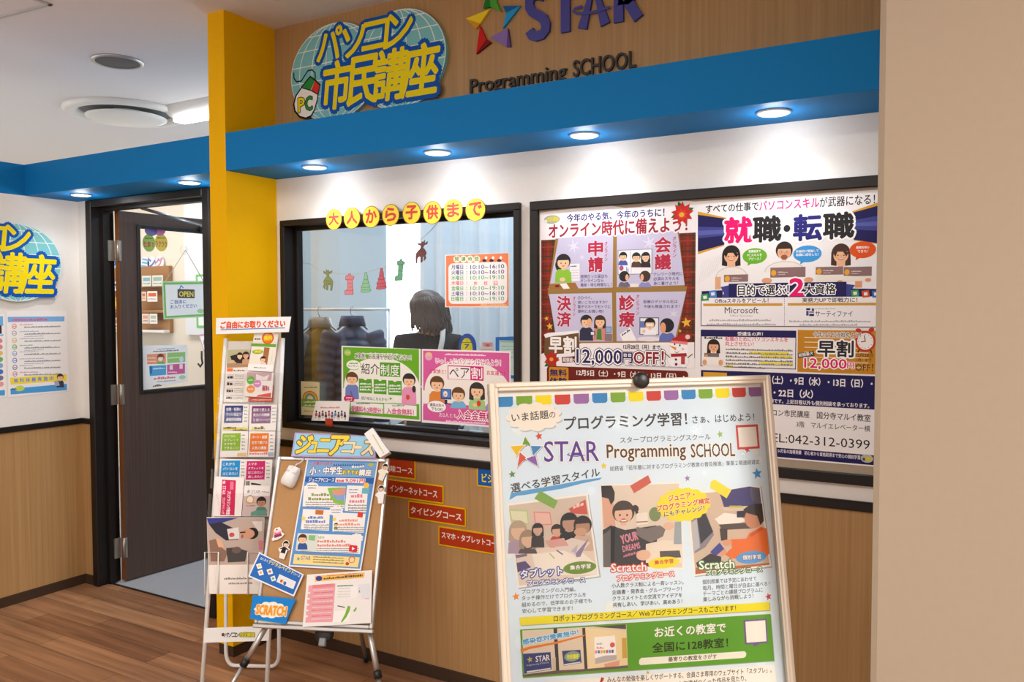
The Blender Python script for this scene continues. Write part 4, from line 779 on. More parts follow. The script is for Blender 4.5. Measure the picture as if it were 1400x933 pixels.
place(skin('trousers', [(T(p), r) for p, r in trs], [(0, 1), (1, 2), (2, 3), (0, 4), (4, 5), (5, 6)], M['dgrey'], pe), Matrix.Identity(4), pe)
hb = MB(); rings = []
prof = [(1.608, .013), (1.603, .04), (1.588, .067), (1.56, .086), (1.525, .096), (1.485, .097), (1.45, .094), (1.42, .086), (1.4, .07)]
for i, (z, r) in enumerate(prof):
    ring = []
    for k in range(48):
        th = 2*math.pi*k/48; x = r*math.cos(th)-.02*(z-1.4)/.2; y = .03+r*1.06*math.sin(th)
        if z < 1.52 and math.sin(th) > .5: y = min(y, .09)                    # open at the face
        ring.append(T((x, y, z)))
    rings.append(ring)
hb.loft(rings)
rh = random.Random(11)
for i in range(150):
    th = R(200+rh.uniform(-62, 182)) if i % 5 else R(rh.uniform(40, 140)); th = th if i % 5 else -th
    ln = rh.uniform(.8, 1.05) if not (i % 6 == 0) else rh.uniform(.55, .8); ph = rh.uniform(0, 6.28); am = rh.uniform(.008, .022); zb = 1.375-.03*math.cos(th)+rh.uniform(-.025, .02); P = []; rs = []
    for j in range(15):
        t = j/14; z = 1.604+(zb-1.604)*t*ln; zz = max(0, min(1, (1.604-z)/.085)); r = .016+.084*math.sin(zz*math.pi/2)
        if z < 1.47: r += .012*math.sin((1.47-z)*18)-.14*max(0, 1.40-z)
        q = th+.35*am*20*math.sin(t*7+ph)*t; P.append(T((r*math.cos(q)-.02*(1-t)+.012*t, .03+r*1.06*math.sin(q), z+.006*math.sin(t*9+ph)*t))); rs.append(.0098*(1-.55*t)*(.5+min(.5, t*4)))
    hb.tube(P, .01, n=6, rs=rs)
hb.build('hair', M['hair'], pe)
MB().loft([[T((.062*math.cos(t), .085+.06*math.sin(t), z)) for t in [R(20+14*i) for i in range(11)]]+[T((.056*math.cos(t), .08+.056*math.sin(t), z)) for t in [R(160-14*i) for i in range(11)]] for z in (1.39, 1.42, 1.455)]).build('face_mask', M['whitep'], pe)
MB().lathe([(.0005, 0), (.012, .004), (.016, .014), (.008, .024), (.0005, .026)], T((0, .13, 1.465)), n=12).build('nose', M['skin'], pe)
for q in (-.032, .032): MB().lathe([(.0005, -.006), (.009, -.002), (.009, .002), (.0005, .006)], T((q, .118, 1.5)), n=10).build('eye', M['dgrey'], pe)
st = [T(p) for p in ((.06, .03, 1.405), (.09, -.04, 1.392), (.1, -.095, 1.34), (.085, -.12, 1.24), (.03, -.122, 1.12), (-.04, -.115, 1.03), (-.09, -.1, .97))]
mb = MB(); vs = []; fs = []
for i, p in enumerate(st):
    p = Vector(p); d = (Vector(st[min(i+1, 6)])-Vector(st[max(i-1, 0)])).normalized(); o_ = PMt.to_3x3() @ Vector((.3, -1, .1)); w = d.cross(o_).normalized()*.014; o_ = o_.normalized()*.006; vs += [p-w, p+w, p+w+o_, p-w+o_]
for i in range(6):
    for k in range(4): fs.append((i*4+k, i*4+(k+1) % 4, i*4+4+(k+1) % 4, i*4+4+k))
mb.add(vs, fs, 0, None, True); mb.build('apron_strap', M['tape'], pe)
# ---- coat rail with two coats
rl = empty('coat_rail', (-3.6, 1.22, 0), 'metal coat rail standing against the blue-lit classroom wall', 'rail')
MB().tube([(-3.98, 1.22, 1.5), (-3.36, 1.22, 1.5), (-3.345, 1.235, 1.5), (-3.345, 1.46, 1.5)], .009).build('bar', M['whitep'], rl)
for x, y in ((-3.97, 1.22), (-3.345, 1.46)): mb = MB().tube([(x, y, .02), (x, y, 1.5)], .008); mb.bbox(x-.02, x+.02, y-.2, y+.2, 0, .025, .006); mb.build('upright', M['whitep'], rl)
def coat(name, cx, ang, w, ztop, zbot, m, lab, puff, sm):
    e = empty(name, (cx, 1.22, zbot), lab, 'coat', 'coats on the rail'); Mx = Matrix.Translation((cx, 1.22, 0)) @ Matrix.Rotation(R(ang), 4, 'Z')
    rings = []; N = 60
    for i in range(N+1):
        t = i/N; z = ztop-(ztop-zbot)*t; wd = w*min(1, .36+6*t) if t < .25 else w*(1+.12*(t-.25)); dp = .05+.03*min(1, t*3)
        pf = 1+puff*abs(math.sin(t*math.pi*11))**.6*min(1, t*4)
        rings.append([tuple(Mx @ Vector((wd/2*math.copysign(abs(math.cos(q))**.7, math.cos(q))*(1+(pf-1)*.4), dp*math.sin(q)*pf*(1+.08*math.sin(q*5+t*6)), z-.05*abs(math.cos(q))*max(0, 1-t*3)))) for q in [2*math.pi*k/32 for k in range(32)]])
    MB().loft(rings).build('body', m, e)
    for sx in (-1, 1):
        P = []; rs = []
        for i in range(41): t = i/40; P.append(tuple(Mx @ Vector((sx*(w*.44+.055*math.sin(min(1, t*2.2)*1.4)), -.02-.03*t, ztop-.07-.56*t)))); rs.append((.058-.016*t)*(1+puff*.9*abs(math.sin(t*math.pi*11))))
        MB().tube(P, .05, rs=rs, n=18).build('sleeve', sm, e)
    c = MB(); c.loft([[tuple(Mx @ Vector((r*math.cos(q), .75*r*math.sin(q), z))) for q in [2*math.pi*k/24 for k in range(24)]] for r, z in ((.085, ztop-.035), (.075, ztop+.01), (.07, ztop+.03), (.05, ztop+.02))]); c.build('collar', sm, e)
    h = MB().tube([tuple(Mx @ Vector(p)) for p in ((-w*.34, 0, ztop-.055), (-w*.2, 0, ztop-.02), (0, 0, ztop+.03), (w*.2, 0, ztop-.02), (w*.34, 0, ztop-.055))], .006, n=8)
    hz = 1.5+.011; h.tube([(cx, 1.22, ztop+.03), (cx, 1.205, hz-.035), (cx, 1.203, hz-.012), (cx, 1.208, hz+.002), (cx, 1.22, hz+.005), (cx, 1.233, hz), (cx, 1.236, hz-.012)], .0025, n=6); h.build('hanger', M['strap'], e)
coat('brown_coat', -3.71, 72, .34, 1.42, .66, M['coatb'], 'brown coat with a grey quilted sleeve, left on the coat rail', .10, M['lining'])
coat('puffer_jacket', -3.44, 48, .27, 1.43, .8, M['coatn'], 'navy quilted jacket hanging on the coat rail right of the brown coat', .22, M['coatn'])
pp = MB().bbox(-2.93, -2.908, .2, .24, 0, 1.66, .003); tag(pp.build('partition_post', M['whitep']), 'slim white post at the left edge of the classroom view', 'post')
# ---- desk with laptop, number sign and notices
dk = empty('desk', (-2.0, .62, 0), 'pale classroom desk just behind the shop window', 'desk')
MB().bbox(-2.75, -1.0, .3, .78, .86, .89, .004).build('desk_top', M['desk'], dk)
for x in (-2.7, -1.05):
    for y in (.36, .72): MB().bbox(x-.02, x+.02, y-.02, y+.02, 0, .86, .004).build('leg', M['strap'], dk)
lp = empty('laptop', (-2.46, .6, .89), 'dark laptop lying on the classroom desk below the green window poster', 'laptop')
MB().bbox(-2.62, -2.3, .48, .70, .89, .905, .004).build('keyboard_base', M['dgrey'], lp)
MB().bbox(-.16, .16, -.004, .004, 0, .2, .003, 0, Matrix.Translation((-2.46, .69, .905)) @ Matrix.Rotation(R(-22), 4, 'X')).build('screen', M['dgrey'], lp)
SP = FA.off(-.5)
a = Art(SP, 'PP'); E1 = a.ellp(763, 740, 88, 145, n=40); a.base(E1, '#2f55b0', .012, True); a.ell(763, 755, 62, 115, '#f0e020'); a.line([(705, 688), (818, 688)], 5, '#3a3a30'); a.line([(766, 645), (766, 690)], 4, '#3a3a30'); a.text('7', 740, 752, 790, 44, '#2a4aa0', .04)
o = a.build('number_sign', 'blue oval sign with a yellow computer mouse and a 7 behind the window', 'sign', m='board')
c0 = SP.uv(540+763/7.778, 380+870/7.778)
MB().bbox(c0[0]-.008, c0[0]+.008, .502, .512, .89, c0[1]+.05, .002).bbox(c0[0]-.05, c0[0]+.05, .46, .55, .89, .897, .002).build('stand', M['whitep'], o)
a = Art(SP.off(-.04), 'PP'); a.base(list(((1070, 632), (1070, 1050), (1330, 1080), (1330, 622))), '#2f7fd0', .004); a.quad(1110, 665, 1320, 1040, '#dcefe4'); a.quad(1120, 672, 1318, 690, '#9ad4a8')
for y in (735, 765, 795, 850): a.scrib(1130, y, 1310, 12, '#8ac0a4')
o = a.build('blue_notice', 'blue framed notice with green print at the right edge of the classroom view', 'notice')
y0 = SP.off(-.04); c0 = y0.uv(540+1200/7.778, 380+1060/7.778); MB().bbox(c0[0]-.06, c0[0]+.06, .545, .60, .89, c0[1]+.03, .003).build('foot', M['whitep'], o)
a = Art(SP.off(-.02), 'PP'); a.base(list(((930, 680), (900, 760), (905, 900), (1055, 900), (1042, 680))), '#ecd8d6', .003); a.quad(935, 690, 1035, 735, '#e8a0a4'); a.ell(985, 720, 22, 14, '#c86a70'); a.scrib(920, 765, 1040, 10, '#b8a0a0')
o = a.build('pink_card', 'small pink and white card standing between the number sign and the blue notice', 'card'); y0 = SP.off(-.02); c0 = y0.uv(540+980/7.778, 380+890/7.778); MB().bbox(c0[0]-.03, c0[0]+.03, .525, .56, .89, c0[1]+.02, .003).build('foot', M['whitep'], o)
# ================================================================== left wall posters
a = Art(LWP.off(.0015), 'S'); a.base(list(((58, 42), (76, 826), (628, 764), (606, 32))), '#f1efee')
a.poly([(70, 90), (588, 86), (586, 130), (72, 138)], '#74b2e6'); a.scrib(105, 128, 430, 26, '#e0607c', 124); a.scrib(440, 124, 570, 26, '#8ab0e8', 120)
for i, (c, y) in enumerate(zip(('#e08a94', '#b4a8a8', '#e0c070', '#6fb46a', '#8aaad8', '#5a86c8', '#7a7a9a', '#d88a94'), (176, 238, 302, 362, 420, 482, 544, 604))):
    yy = y+i*1; a.ell(130+i, yy, 22, 24, c); a.ell(130+i, yy, 15, 17, '#f4f0f0'); a.scrib(118+i, yy+7, 144+i, 14, c); a.scrib(178, yy-10, 300+(i % 3)*50, 11, c if i in (0, 7, 3) else '#a8b4d0', yy-14); a.scrib(222, yy+14, 550, 15, '#8a8688', yy+6)
    a.scrib(222, yy+34, 400, 10, '#b0acac', yy+28) if i % 2 else None
a.poly([(92, 645), (606, 612), (608, 672), (95, 708)], '#f6dc4a')
for i, ch in enumerate('無料体験実施中'): a.text(ch, 128+i*54, 690-i*3.4, 164+i*54, 36, '#5c8ed6', .03)
a.poly([(94, 745), (608, 700), (610, 758), (98, 798)], '#4f9fe0'); a.ell(180, 742, 44, 26, '#c8d860'); a.scrib(100, 752, 150, 14, '#4a4a48'); a.bust(548, 640, 28, '#3a4258', '#4a382c', h=3.3); a.poly([(490, 676), (530, 668), (545, 715), (505, 722)], '#a8aeb8')
a.build('wall_poster', 'white poster with eight numbered rows and a yellow band on the left wall', 'poster')
a = Art(LWP.off(.0015), 'S'); x1 = a.L(50, 400)[0]; t_, b_ = a.L(45, 62)[1], a.L(60, 818)[1]; x0 = x1-.3
a.base([(x0, b_), (x1, b_), (x1, t_), (x0, t_)], '#f1efee', .0006, True); a.ab([(x0+.01, t_-.06), (x1-.008, t_-.06), (x1-.008, t_-.012), (x0+.01, t_-.012)], '#74b2e6'); a.ab([(x1-.1, t_-.1), (x1-.016, t_-.1), (x1-.016, t_-.058), (x1-.1, t_-.058)], '#3c3a44'); a.ab([(x0+.01, t_-.11), (x1-.008, t_-.11), (x1-.008, t_-.103), (x0+.01, t_-.103)], '#74b2e6')
for i, c in enumerate(('#e08a94', '#d88a94', '#e0c070', '#6fb46a', '#8aaad8', '#4a76c8', '#7a7a9a', '#e89a9a')):
    for xx in (x1-.028, x0+.03): a.ab([(xx+.015*math.cos(R(q)), t_-.135-i*.031+.013*math.sin(R(q))) for q in range(0, 360, 24)], c)
    a.ab([(x0+.06, t_-.14-i*.031), (x1-.055, t_-.14-i*.031), (x1-.055, t_-.135-i*.031), (x0+.06, t_-.135-i*.031)], '#a8a4a6')
a.ab([(x0+.01, b_+.008), (x1-.008, b_+.008), (x1-.008, b_+.035), (x0+.01, b_+.035)], '#4f9fe0')
a.build('wall_poster', 'white poster cut off by the left edge of the photo, beside the numbered-row poster', 'poster')
# ================================================================== on and behind the open door
DG = DP.off(-.0135)                                    # the front of the door's pane
a = Art(DG.off(.001), 'DD'); a.base(list(((358, 352), (362, 752), (775, 680), (772, 345))), '#f3f4f5'); a.scrib(465, 412, 695, 18, '#7a7c90', 400); a.scrib(500, 388, 660, 9, '#8a8ca0', 380)
a.poly([(405, 432), (578, 420), (578, 516), (408, 522)], '#f0a07c'); a.poly([(590, 418), (755, 410), (755, 500), (592, 512)], '#9acb7a'); a.poly([(425, 538), (580, 528), (580, 618), (432, 630)], '#58a8dc'); a.poly([(588, 526), (752, 514), (752, 606), (590, 618)], '#d0689c')
a.bust(530, 462, 30, '#7ab86a', '#7a4a30', h=1.9); a.ell(528, 478, 20, 14, '#f2f2f2'); a.scrib(412, 470, 490, 15, '#fae0d0'); a.scrib(412, 500, 490, 13, '#fae0d0'); a.scrib(600, 470, 700, 16, '#e0f2d4', 464); a.ell(720, 475, 20, 26, '#cfe4f0'); a.scrib(460, 570, 570, 16, '#d6ecf8', 562); a.quad(432, 540, 452, 608, '#2a78c0'); a.quad(612, 530, 642, 570, '#f2e4ec'); a.quad(702, 520, 732, 562, '#f2e4ec'); a.scrib(600, 600, 680, 16, '#f6e0ec')
a.scrib(468, 662, 668, 24, '#e8707c', 648); a.ell(728, 640, 30, 18, '#b8d8b0'); a.scrib(500, 684, 665, 9, '#6a6c80', 672); a.scrib(460, 728, 540, 22, '#4a4648', 720)
a.build('door_notice', 'white notice with four coloured boxes low on the door glass', 'notice')
a = Art(DG.off(.0012), 'T')
for cx, cy, c in ((222, 152, '#8a86c8'), (258, 150, '#d88ac8'), (212, 208, '#a4cc6a'), (268, 206, '#e8d462')): a.base(a.ellp(cx, cy, 29, 40 if cy > 180 else 24), c, .0005, True)
a.text('仕事で', 188, 226, 236, 26, '#c84a5a', .02); a.text('ラクラク', 242, 224, 294, 26, '#c84a5a', .02); a.scrib(196, 190, 230, 8, '#6a8a4a'); a.scrib(250, 188, 286, 8, '#a08a3a')
a.build('door_sticker', 'sticker of four coloured circles in the top corner of the door glass', 'sticker')
HP = DG.off(.012)
a = Art(HP, 'T'); a.base(list(((272, 382), (280, 556), (476, 545), (472, 380))), '#cfe9c8', .003); a.poly([(277, 388), (284, 550), (472, 540), (468, 386)], '#7fc46a'); a.poly([(286, 398), (292, 541), (464, 531), (461, 395)], '#f4f7f8')
a.quad(342, 418, 420, 460, '#5a5350'); a.text('OPEN', 350, 452, 414, 24, '#f0e06a', .03); a.text('ご自由に', 310, 486, 382, 18, '#4a66b0', .02, 483); a.text('お入りください', 310, 508, 430, 18, '#4a66b0', .02, 502); a.ell(448, 518, 17, 10, '#b4dca4'); a.line([(352, 418), (358, 402), (368, 412)], 5, '#4a8ac8')
sg = a.build('open_sign', 'green bordered OPEN sign hanging by a cord on the door glass', 'sign', m='board')
hk = a.L(378, 240); mb = MB().tube([tuple(HP.w(*a.L(462, 385), .001)), tuple(HP.w(*hk, .001)), tuple(HP.w(*a.L(285, 385), .001))], .0022, n=6); mb.build('cord', M['string'], sg)
mb = MB().lathe([(.0005, 0), (.028, -.001), (.024, -.006), (.008, -.009), (.006, -.018), (.010, -.022), (.0005, -.023)], (0, 0, 0), n=24, M=HP.M @ Matrix.Translation((hk[0], hk[1], -.012)) @ Matrix.Rotation(R(180), 4, 'X'))
tag(mb.build('suction_hook', M['acry']), 'clear suction hook on the door glass holding the OPEN sign cord', 'hook')
# back wall seen through the door
BW = Plane((0, 2.2, 0), (1, 0, 0), (0, 0, 1))
struct('trim_wall_panel', MB().box(-6.19, -4.9, 2.16, 2.2, 1.28, 2.6), M['pale'])
B1 = BW.off(.03); bb = Art(B1, 'T')
def bq(x0, y0, x1, y1): p, q = bb.L(x0, y0), bb.L(x1, y1); return p[0], q[0], q[1], p[1]
x0, x1, z0, z1 = bq(-130, 330, 312, 618)
nb = empty('notice_board', (x0, 2.2, z0), 'brown shelf board of leaflets on the wall seen through the door glass', 'board')
MB().bbox(x0, x1, 2.16, 2.2, z0, z1, .004).build('back_board', M['brownwood'], nb)
for y in (412, 520, 605): q = bb.L(0, y)[1]; MB().bbox(x0, x1, 2.10, 2.16, q-.012, q+.012, .003).build('shelf', M['brownwood'] if y < 600 else M['whitep'], nb)
B2 = BW.off(.11)
for i, (p, c, c2, lab) in enumerate((((180, 358, 222, 405), '#d8e0d0', '#8aa8b8', 'pale landscape leaflet, first on the top shelf seen through the door'), ((226, 356, 276, 404), '#d8dccc', '#9ab0a8', 'pale landscape leaflet beside another on the top shelf seen through the door'), ((204, 428, 250, 475), '#f0e8e0', '#d86a4a', 'white leaflet with a red mark on the middle shelf seen through the door'),
                             ((176, 430, 200, 472), '#e8c8b0', '#c87a5a', 'peach leaflet on the middle shelf seen through the door'), ((180, 530, 212, 575), '#ecd4c8', '#d8a890', 'pink booklet on the bottom shelf seen through the door'), ((214, 530, 250, 576), '#ecebe2', '#b8c0b0', 'cream booklet on the bottom shelf seen through the door'),
                             ((36, 455, 78, 510), '#e8a050', '#f0e040', 'orange leaflet with a yellow star seen in the gap beside the door hinge'), ((36, 385, 76, 425), '#e8eef4', '#5a6a8a', 'white leaflet seen in the gap between the door hinges'), ((36, 548, 76, 600), '#ece0d4', '#c09a8a', 'cream leaflet low in the gap beside the door hinge'))):
    a = Art(B2, 'T'); X0, Y0, X1, Y1 = p; a.rbase(X0, Y0, X1, Y1, c, .002)
    if 'star' in lab: a.star(57, 482, 22, '#f0e040')
    else: a.quad(X0+5, Y0+8, X1-5, Y0+(Y1-Y0)*.5, c2); a.scrib(X0+5, Y1-10, X1-5, 6, '#8a8480')
    a.build('leaflet', lab, 'leaflet', 'leaflets behind the door')
for i, (ch, x, y, c) in enumerate((('ラ', 44, 330, '#3a7ac8'), ('ミ', 190, 330, '#7ab0d8'), ('ン', 220, 328, '#5a78b8'), ('グ', 255, 326, '#c890a8'))):
    a = Art(BW.off(.022), 'T'); a.base(a.ellp(x+4, y-28, 19, 32), '#e8e8ec', .01, True); a.text(ch, x-12, y-8, x+20, 42, c, .05); a.build('wall_letter', f'rounded letter {ch} above the leaflet board behind the door', 'letter', 'letters above the leaflet board', m='board')
a = Art(BW.off(.045), 'T'); a.rbase(425, 352, 530, 595, '#7cc476', .004); a.quad(434, 362, 522, 585, '#eef4f0'); [a.scrib(440, y, 520, 9, '#9ab0a8') for y in (400, 430, 470, 520)]
a.build('green_notice', 'green framed notice on the pale panel behind the hanging OPEN sign', 'notice')
a = Art(BW.off(.06), 'T'); a.base(list(((438, 625), (462, 704), (500, 700), (470, 622))), '#c8a8b8', .004); a.poly([(444, 634), (464, 700), (498, 696), (470, 630)], '#f0f0f4'); a.ell(470, 664, 10, 20, '#8aa0b8', 12)
o = a.build('tilted_card', 'tilted white card hanging under the green notice behind the door', 'card'); p = a.L(448, 720); mb = MB().tube([tuple(BW.off(.06).w(*a.L(*q))) for q in ((452, 700), (452, 735), (456, 755), (446, 772), (436, 758))], .008, n=8); mb.build('hook', M['black'], o)
# ================================================================== leaflet rack
ya, le_ = R(34.87), R(17.34); nh = np.array((math.sin(ya), -math.cos(ya), 0)); RP = Plane((-2.705, -.234, 1.396), (math.cos(ya), math.sin(ya), 0), tuple(np.array((0, 0, 1))*math.cos(le_)-nh*math.sin(le_)))
rk = empty('leaflet_rack', (-2.66, -.42, 0), 'white folding leaflet rack standing in front of the yellow pillar', 'rack')
rw = lambda a, b, c=0: tuple(RP.w(a, b, c))
for s in (-1, 1): MB().tube([rw(s*.118, -.02), rw(s*.120, -1.458)], .0085, n=14).build('post', M['whitep'], rk)
f0, f1 = Vector((-2.758, -.366, .012)), Vector((-2.556, -.263, .012)); t0, t1 = Vector(rw(-.105, -.32, -.02)), Vector(rw(.105, -.32, -.02))
P = [t0, f0+(t0-f0)*.06]; dl = (f1-f0).normalized()
for i in range(1, 7): q = i/7; P.append(f0+(t0-f0)*.06*(1-q)**2+dl*.04*q**2)
P += [f0+dl*.04, f1-dl*.04]
for i in range(1, 7): q = i/7; P.append(f1-dl*.04*(1-q)**2+(t1-f1)*.06*q**2)
P += [f1+(t1-f1)*.06, t1]
MB().tube([tuple(p) for p in P], .008, n=12).build('rear_leg', M['whitep'], rk)
MB().box(-.11, .11, -.95, -.03, -.006, -.003, 0, RP.M).build('back_panel', M['panel'], rk)
ra = Art(RP, 'px')
def rb(y, x=330): return ra.L(x, y)[1]
tiers = ((551.5, 512, .0175), (590, 564, .025), (626.3, 602, .032), (666, 642, .039), (708, 676, .051))
for y, yt, c in tiers:
    b0, b1 = RP.off(c).uv(330, y+1)[1], rb(yt); mb = MB().box(-.13, .13, b0, b0+.0015, -.004, c, 0, RP.M).box(-.13, .13, b0, b1, c, c+.0015, 0, RP.M).box(-.13, -.1285, b0, b1, 0, c, 0, RP.M).box(.1285, .13, b0, b1, 0, c, 0, RP.M); mb.build('pocket', M['acry'], rk)
b0, b1 = ra.L(310, 858)[1], ra.L(310, 878)[1]
MB().box(-.122, .122, b1, b0, .006, .011, 0, RP.M).build('name_plate', M['whitep'], rk)
a = Art(RP.off(.0115), 'W'); 
for i, (ch, c) in enumerate(zip('パソコン市民講座', ['#4a4a48']*4+['#d8cc20']*4)): a.text(ch, 140+i*20, 697-i*.2, 159+i*20, 22, c, .05, out=(.08, '#3a4a50') if i > 3 else None)
a.ell(134, 684, 8, 9, '#5a4a48'); a.build('plate_print', None, None, None, rk)
for x in (62, 283):
    A_ = Art(RP, 'W'); pts = [A_.L(x, 470), A_.L(x, 252), A_.L(x+70, 252), A_.L(x+66, 470)]
    MB().tube([rw(p[0], p[1], .062) for p in pts], .0025, n=8).build('wire_holder', M['whitep'], rk)
q = RP.off(.056).uv(310, 815)[1]; MB().box(-.105, .105, q-.004, q, -.004, .064, 0, RP.M).build('bottom_shelf', M['acry'], rk)
a = Art(RP.off(.03), 'RK'); a.base([(79, 109), (78, 178), (388, 168), (398, 103)], '#f2efec', .004); a.text('ご自由にお取りください', 98, 155, 372, 30, '#e0502a', .05, 147); a.poly([(98, 157), (372, 149), (372, 153), (98, 161)], '#3a8ad0')
a.build('rack_header', 'white header strip with orange writing on top of the leaflet rack', 'sign')
# leaflets
LG = 'leaflets in the rack'
def leaf_(off, crop, pts, col, lab, draw, th=.0012):
    a = Art(RP.off(off), crop); a.base(pts, col, th); draw(a); return a.build('leaflet', lab, 'leaflet', LG)
def d1_(a):
    a.poly([(138, 322), (342, 318), (338, 480), (134, 488)], '#b9b48c'); a.poly([(134, 450), (338, 440), (338, 480), (134, 488)], '#b08a68'); a.poly([(165, 380), (240, 360), (250, 440), (180, 430)], '#2e2c2c'); a.bust(252, 378, 26, '#33302e', '#2c241f', long=True, h=2.6); a.bust(308, 372, 28, '#c89a78', '#382a20', '#e0b090', True, h=3.0); a.ell(180, 430, 26, 14, '#e0b48c')
    a.quad(137, 492, 188, 522, '#e8783a'); a.scrib(196, 518, 300, 15, '#6a6460')
    for i in range(4): y = 545+i*62; a.poly([(140-i*4, y), (200-i*4, y), (197-i*4, y+42), (136-i*4, y+42)], '#d8d2cc'); a.scrib(140-i*4, y+40, 196-i*4, 28, '#3a3432'); [a.scrib(208-i*4, y+k, 290-i*4, 9, '#a09a96') for k in (12, 28, 42)]
leaf_(.006, 'U', [(136, 320), (102, 800), (330, 802), (344, 316)], '#ece6de', 'tall leaflet with a photo of two people, top left in the leaflet rack', d1_)
def d2_(a):
    a.poly([(385, 168), (600, 172), (596, 250), (372, 250)], '#f4f0ea'); a.ell(508, 216, 54, 56, '#e04f1c'); a.ell(508, 216, 46, 47, '#f08a20'); a.text('無料', 472, 238, 546, 44, '#f8e83c', .04); a.scrib(484, 192, 535, 12, '#f8e8c8'); a.poly([(358, 264), (585, 272), (580, 300), (352, 290)], '#6aa83c'); a.scrib(388, 232, 440, 16, '#4a4644')
    a.poly([(475, 300), (525, 305), (500, 460), (455, 450)], '#a9723e'); a.ell(415, 342, 50, 20, '#8ab04a'); a.text('講座', 385, 352, 450, 24, '#f0e030', .03); a.bust(465, 410, 24, '#e8d8d0', '#3a2a34', h=2); a.poly([(330, 450), (560, 462), (555, 525), (322, 512)], '#f6f4f0'); a.scrib(380, 488, 490, 10, '#6a6664', 494); a.scrib(540, 440, 555, 9, '#7a7672', 320)
leaf_(.010, 'U', [(388, 166), (320, 512), (556, 526), (606, 175)], '#efe8d8', 'leaflet with a round orange badge, top right in the leaflet rack', d2_)
def d3_(a):
    a.poly([(320, 524), (545, 530), (540, 606), (312, 598)], '#c8a8b0'); a.poly([(400, 545), (470, 570), (520, 550), (500, 600), (400, 600)], '#efe6e2'); a.ell(352, 600, 36, 38, '#6cb84a'); a.ell(412, 632, 36, 34, '#d88ac8'); a.ell(352, 682, 38, 36, '#ee9a4a'); [a.scrib(x-22, y+4, x+22, 12, '#f4f0ea') for x, y in ((352, 600), (412, 632), (352, 682))]
    a.text('無料', 455, 700, 520, 42, '#c83a50', .04); a.scrib(460, 660, 500, 16, '#5a5a8a'); a.poly([(420, 735), (540, 715), (535, 755), (400, 750)], '#dc5a4a')
leaf_(.014, 'U', [(318, 520), (284, 745), (545, 760), (560, 532)], '#f1ece6', 'leaflet with green, pink and orange circles, lower right of the rack top pocket', d3_)
leaf_(.008, 'U', [(545, 640), (330, 760), (328, 796), (552, 798), (560, 650)], '#c8503c', 'red edged leaflet showing behind the one with coloured circles', lambda a: a.scrib(370, 784, 540, 12, '#e8b8a8'))
def box_(col, x0, y0, x1, y1, lines, foot):
    def d(a):
        a.quad(x0, y0, x1, y1, col); n = len(lines); h = (y1-y0)/(n+.35)
        for i, t in enumerate(lines): a.text(t, x0+5, y0+h*(i+1), x0+5+min(x1-x0-9, 12.5*len(t)), h*.6, '#f4f0ee', .012)
        for k in range(5): a.scrib(x1+8, y0+10+k*(y1-y0)/5, x1+22, 7, '#9aa080' if k % 2 else '#7a8ab0')
        foot(a)
    return d
leaf_(.022, 'RK', [(108, 474), (100, 587), (214, 587), (219, 476)], '#eee9e2', 'leaflet with a navy square, left in the second row of the rack', box_('#33427e', 117, 482, 190, 555, ('就職・転職に', 'すぐに役立つ', '資格取得講座'), lambda a: (a.poly([(108, 575), (212, 575), (212, 585), (108, 585)], '#e8d84a'), a.scrib(110, 580, 165, 10, '#3a3836'), a.scrib(150, 588, 212, 8, '#3a3836'))))
leaf_(.022, 'RK', [(222, 478), (218, 588), (332, 588), (338, 478)], '#eee9e2', 'leaflet with a purple square, right in the second row of the rack', box_('#74346e', 232, 484, 310, 557, ('面接で使える', 'あなたの経験', '１歩リード！'), lambda a: (a.poly([(230, 574), (285, 574), (285, 584), (230, 584)], '#e8d84a'), a.scrib(242, 582, 285, 14, '#5a4a30'))))
leaf_(.029, 'RK', [(102, 588), (96, 700), (212, 700), (216, 590)], '#eee9e2', 'leaflet with a light green square, left in the third row of the rack', box_('#8ab534', 107, 600, 180, 673, ('パソコン', 'タブレット', 'スマホで', 'できること！'), lambda a: a.poly([(170, 684), (210, 682), (208, 698), (168, 698)], '#e0c090')))
leaf_(.029, 'RK', [(219, 590), (214, 700), (326, 700), (331, 592)], '#eee9e2', 'leaflet with an orange square, right in the third row of the rack', box_('#e07a2c', 225, 600, 300, 677, ('パート・副業', '在宅で働ける', '人気の講座'), lambda a: (a.scrib(220, 690, 300, 12, '#e0808a'), a.poly([(300, 680), (325, 680), (324, 698), (300, 698)], '#a8b0c8'))))
leaf_(.036, 'RK', [(96, 708), (88, 820), (201, 820), (205, 710)], '#eee9e2', 'leaflet with a sky blue square, left in the fourth row of the rack', box_('#2190d0', 103, 716, 178, 785, ('これから', 'パソコンを', 'はじめたい'), lambda a: 0))
leaf_(.036, 'RK', [(206, 710), (201, 815), (314, 815), (318, 712)], '#eee9e2', 'leaflet with a magenta square, right in the fourth row of the rack', box_('#c42a6e', 210, 718, 285, 796, ('スマホ', 'タブレットを', 'はじめたい', '楽しみたい'), lambda a: 0))
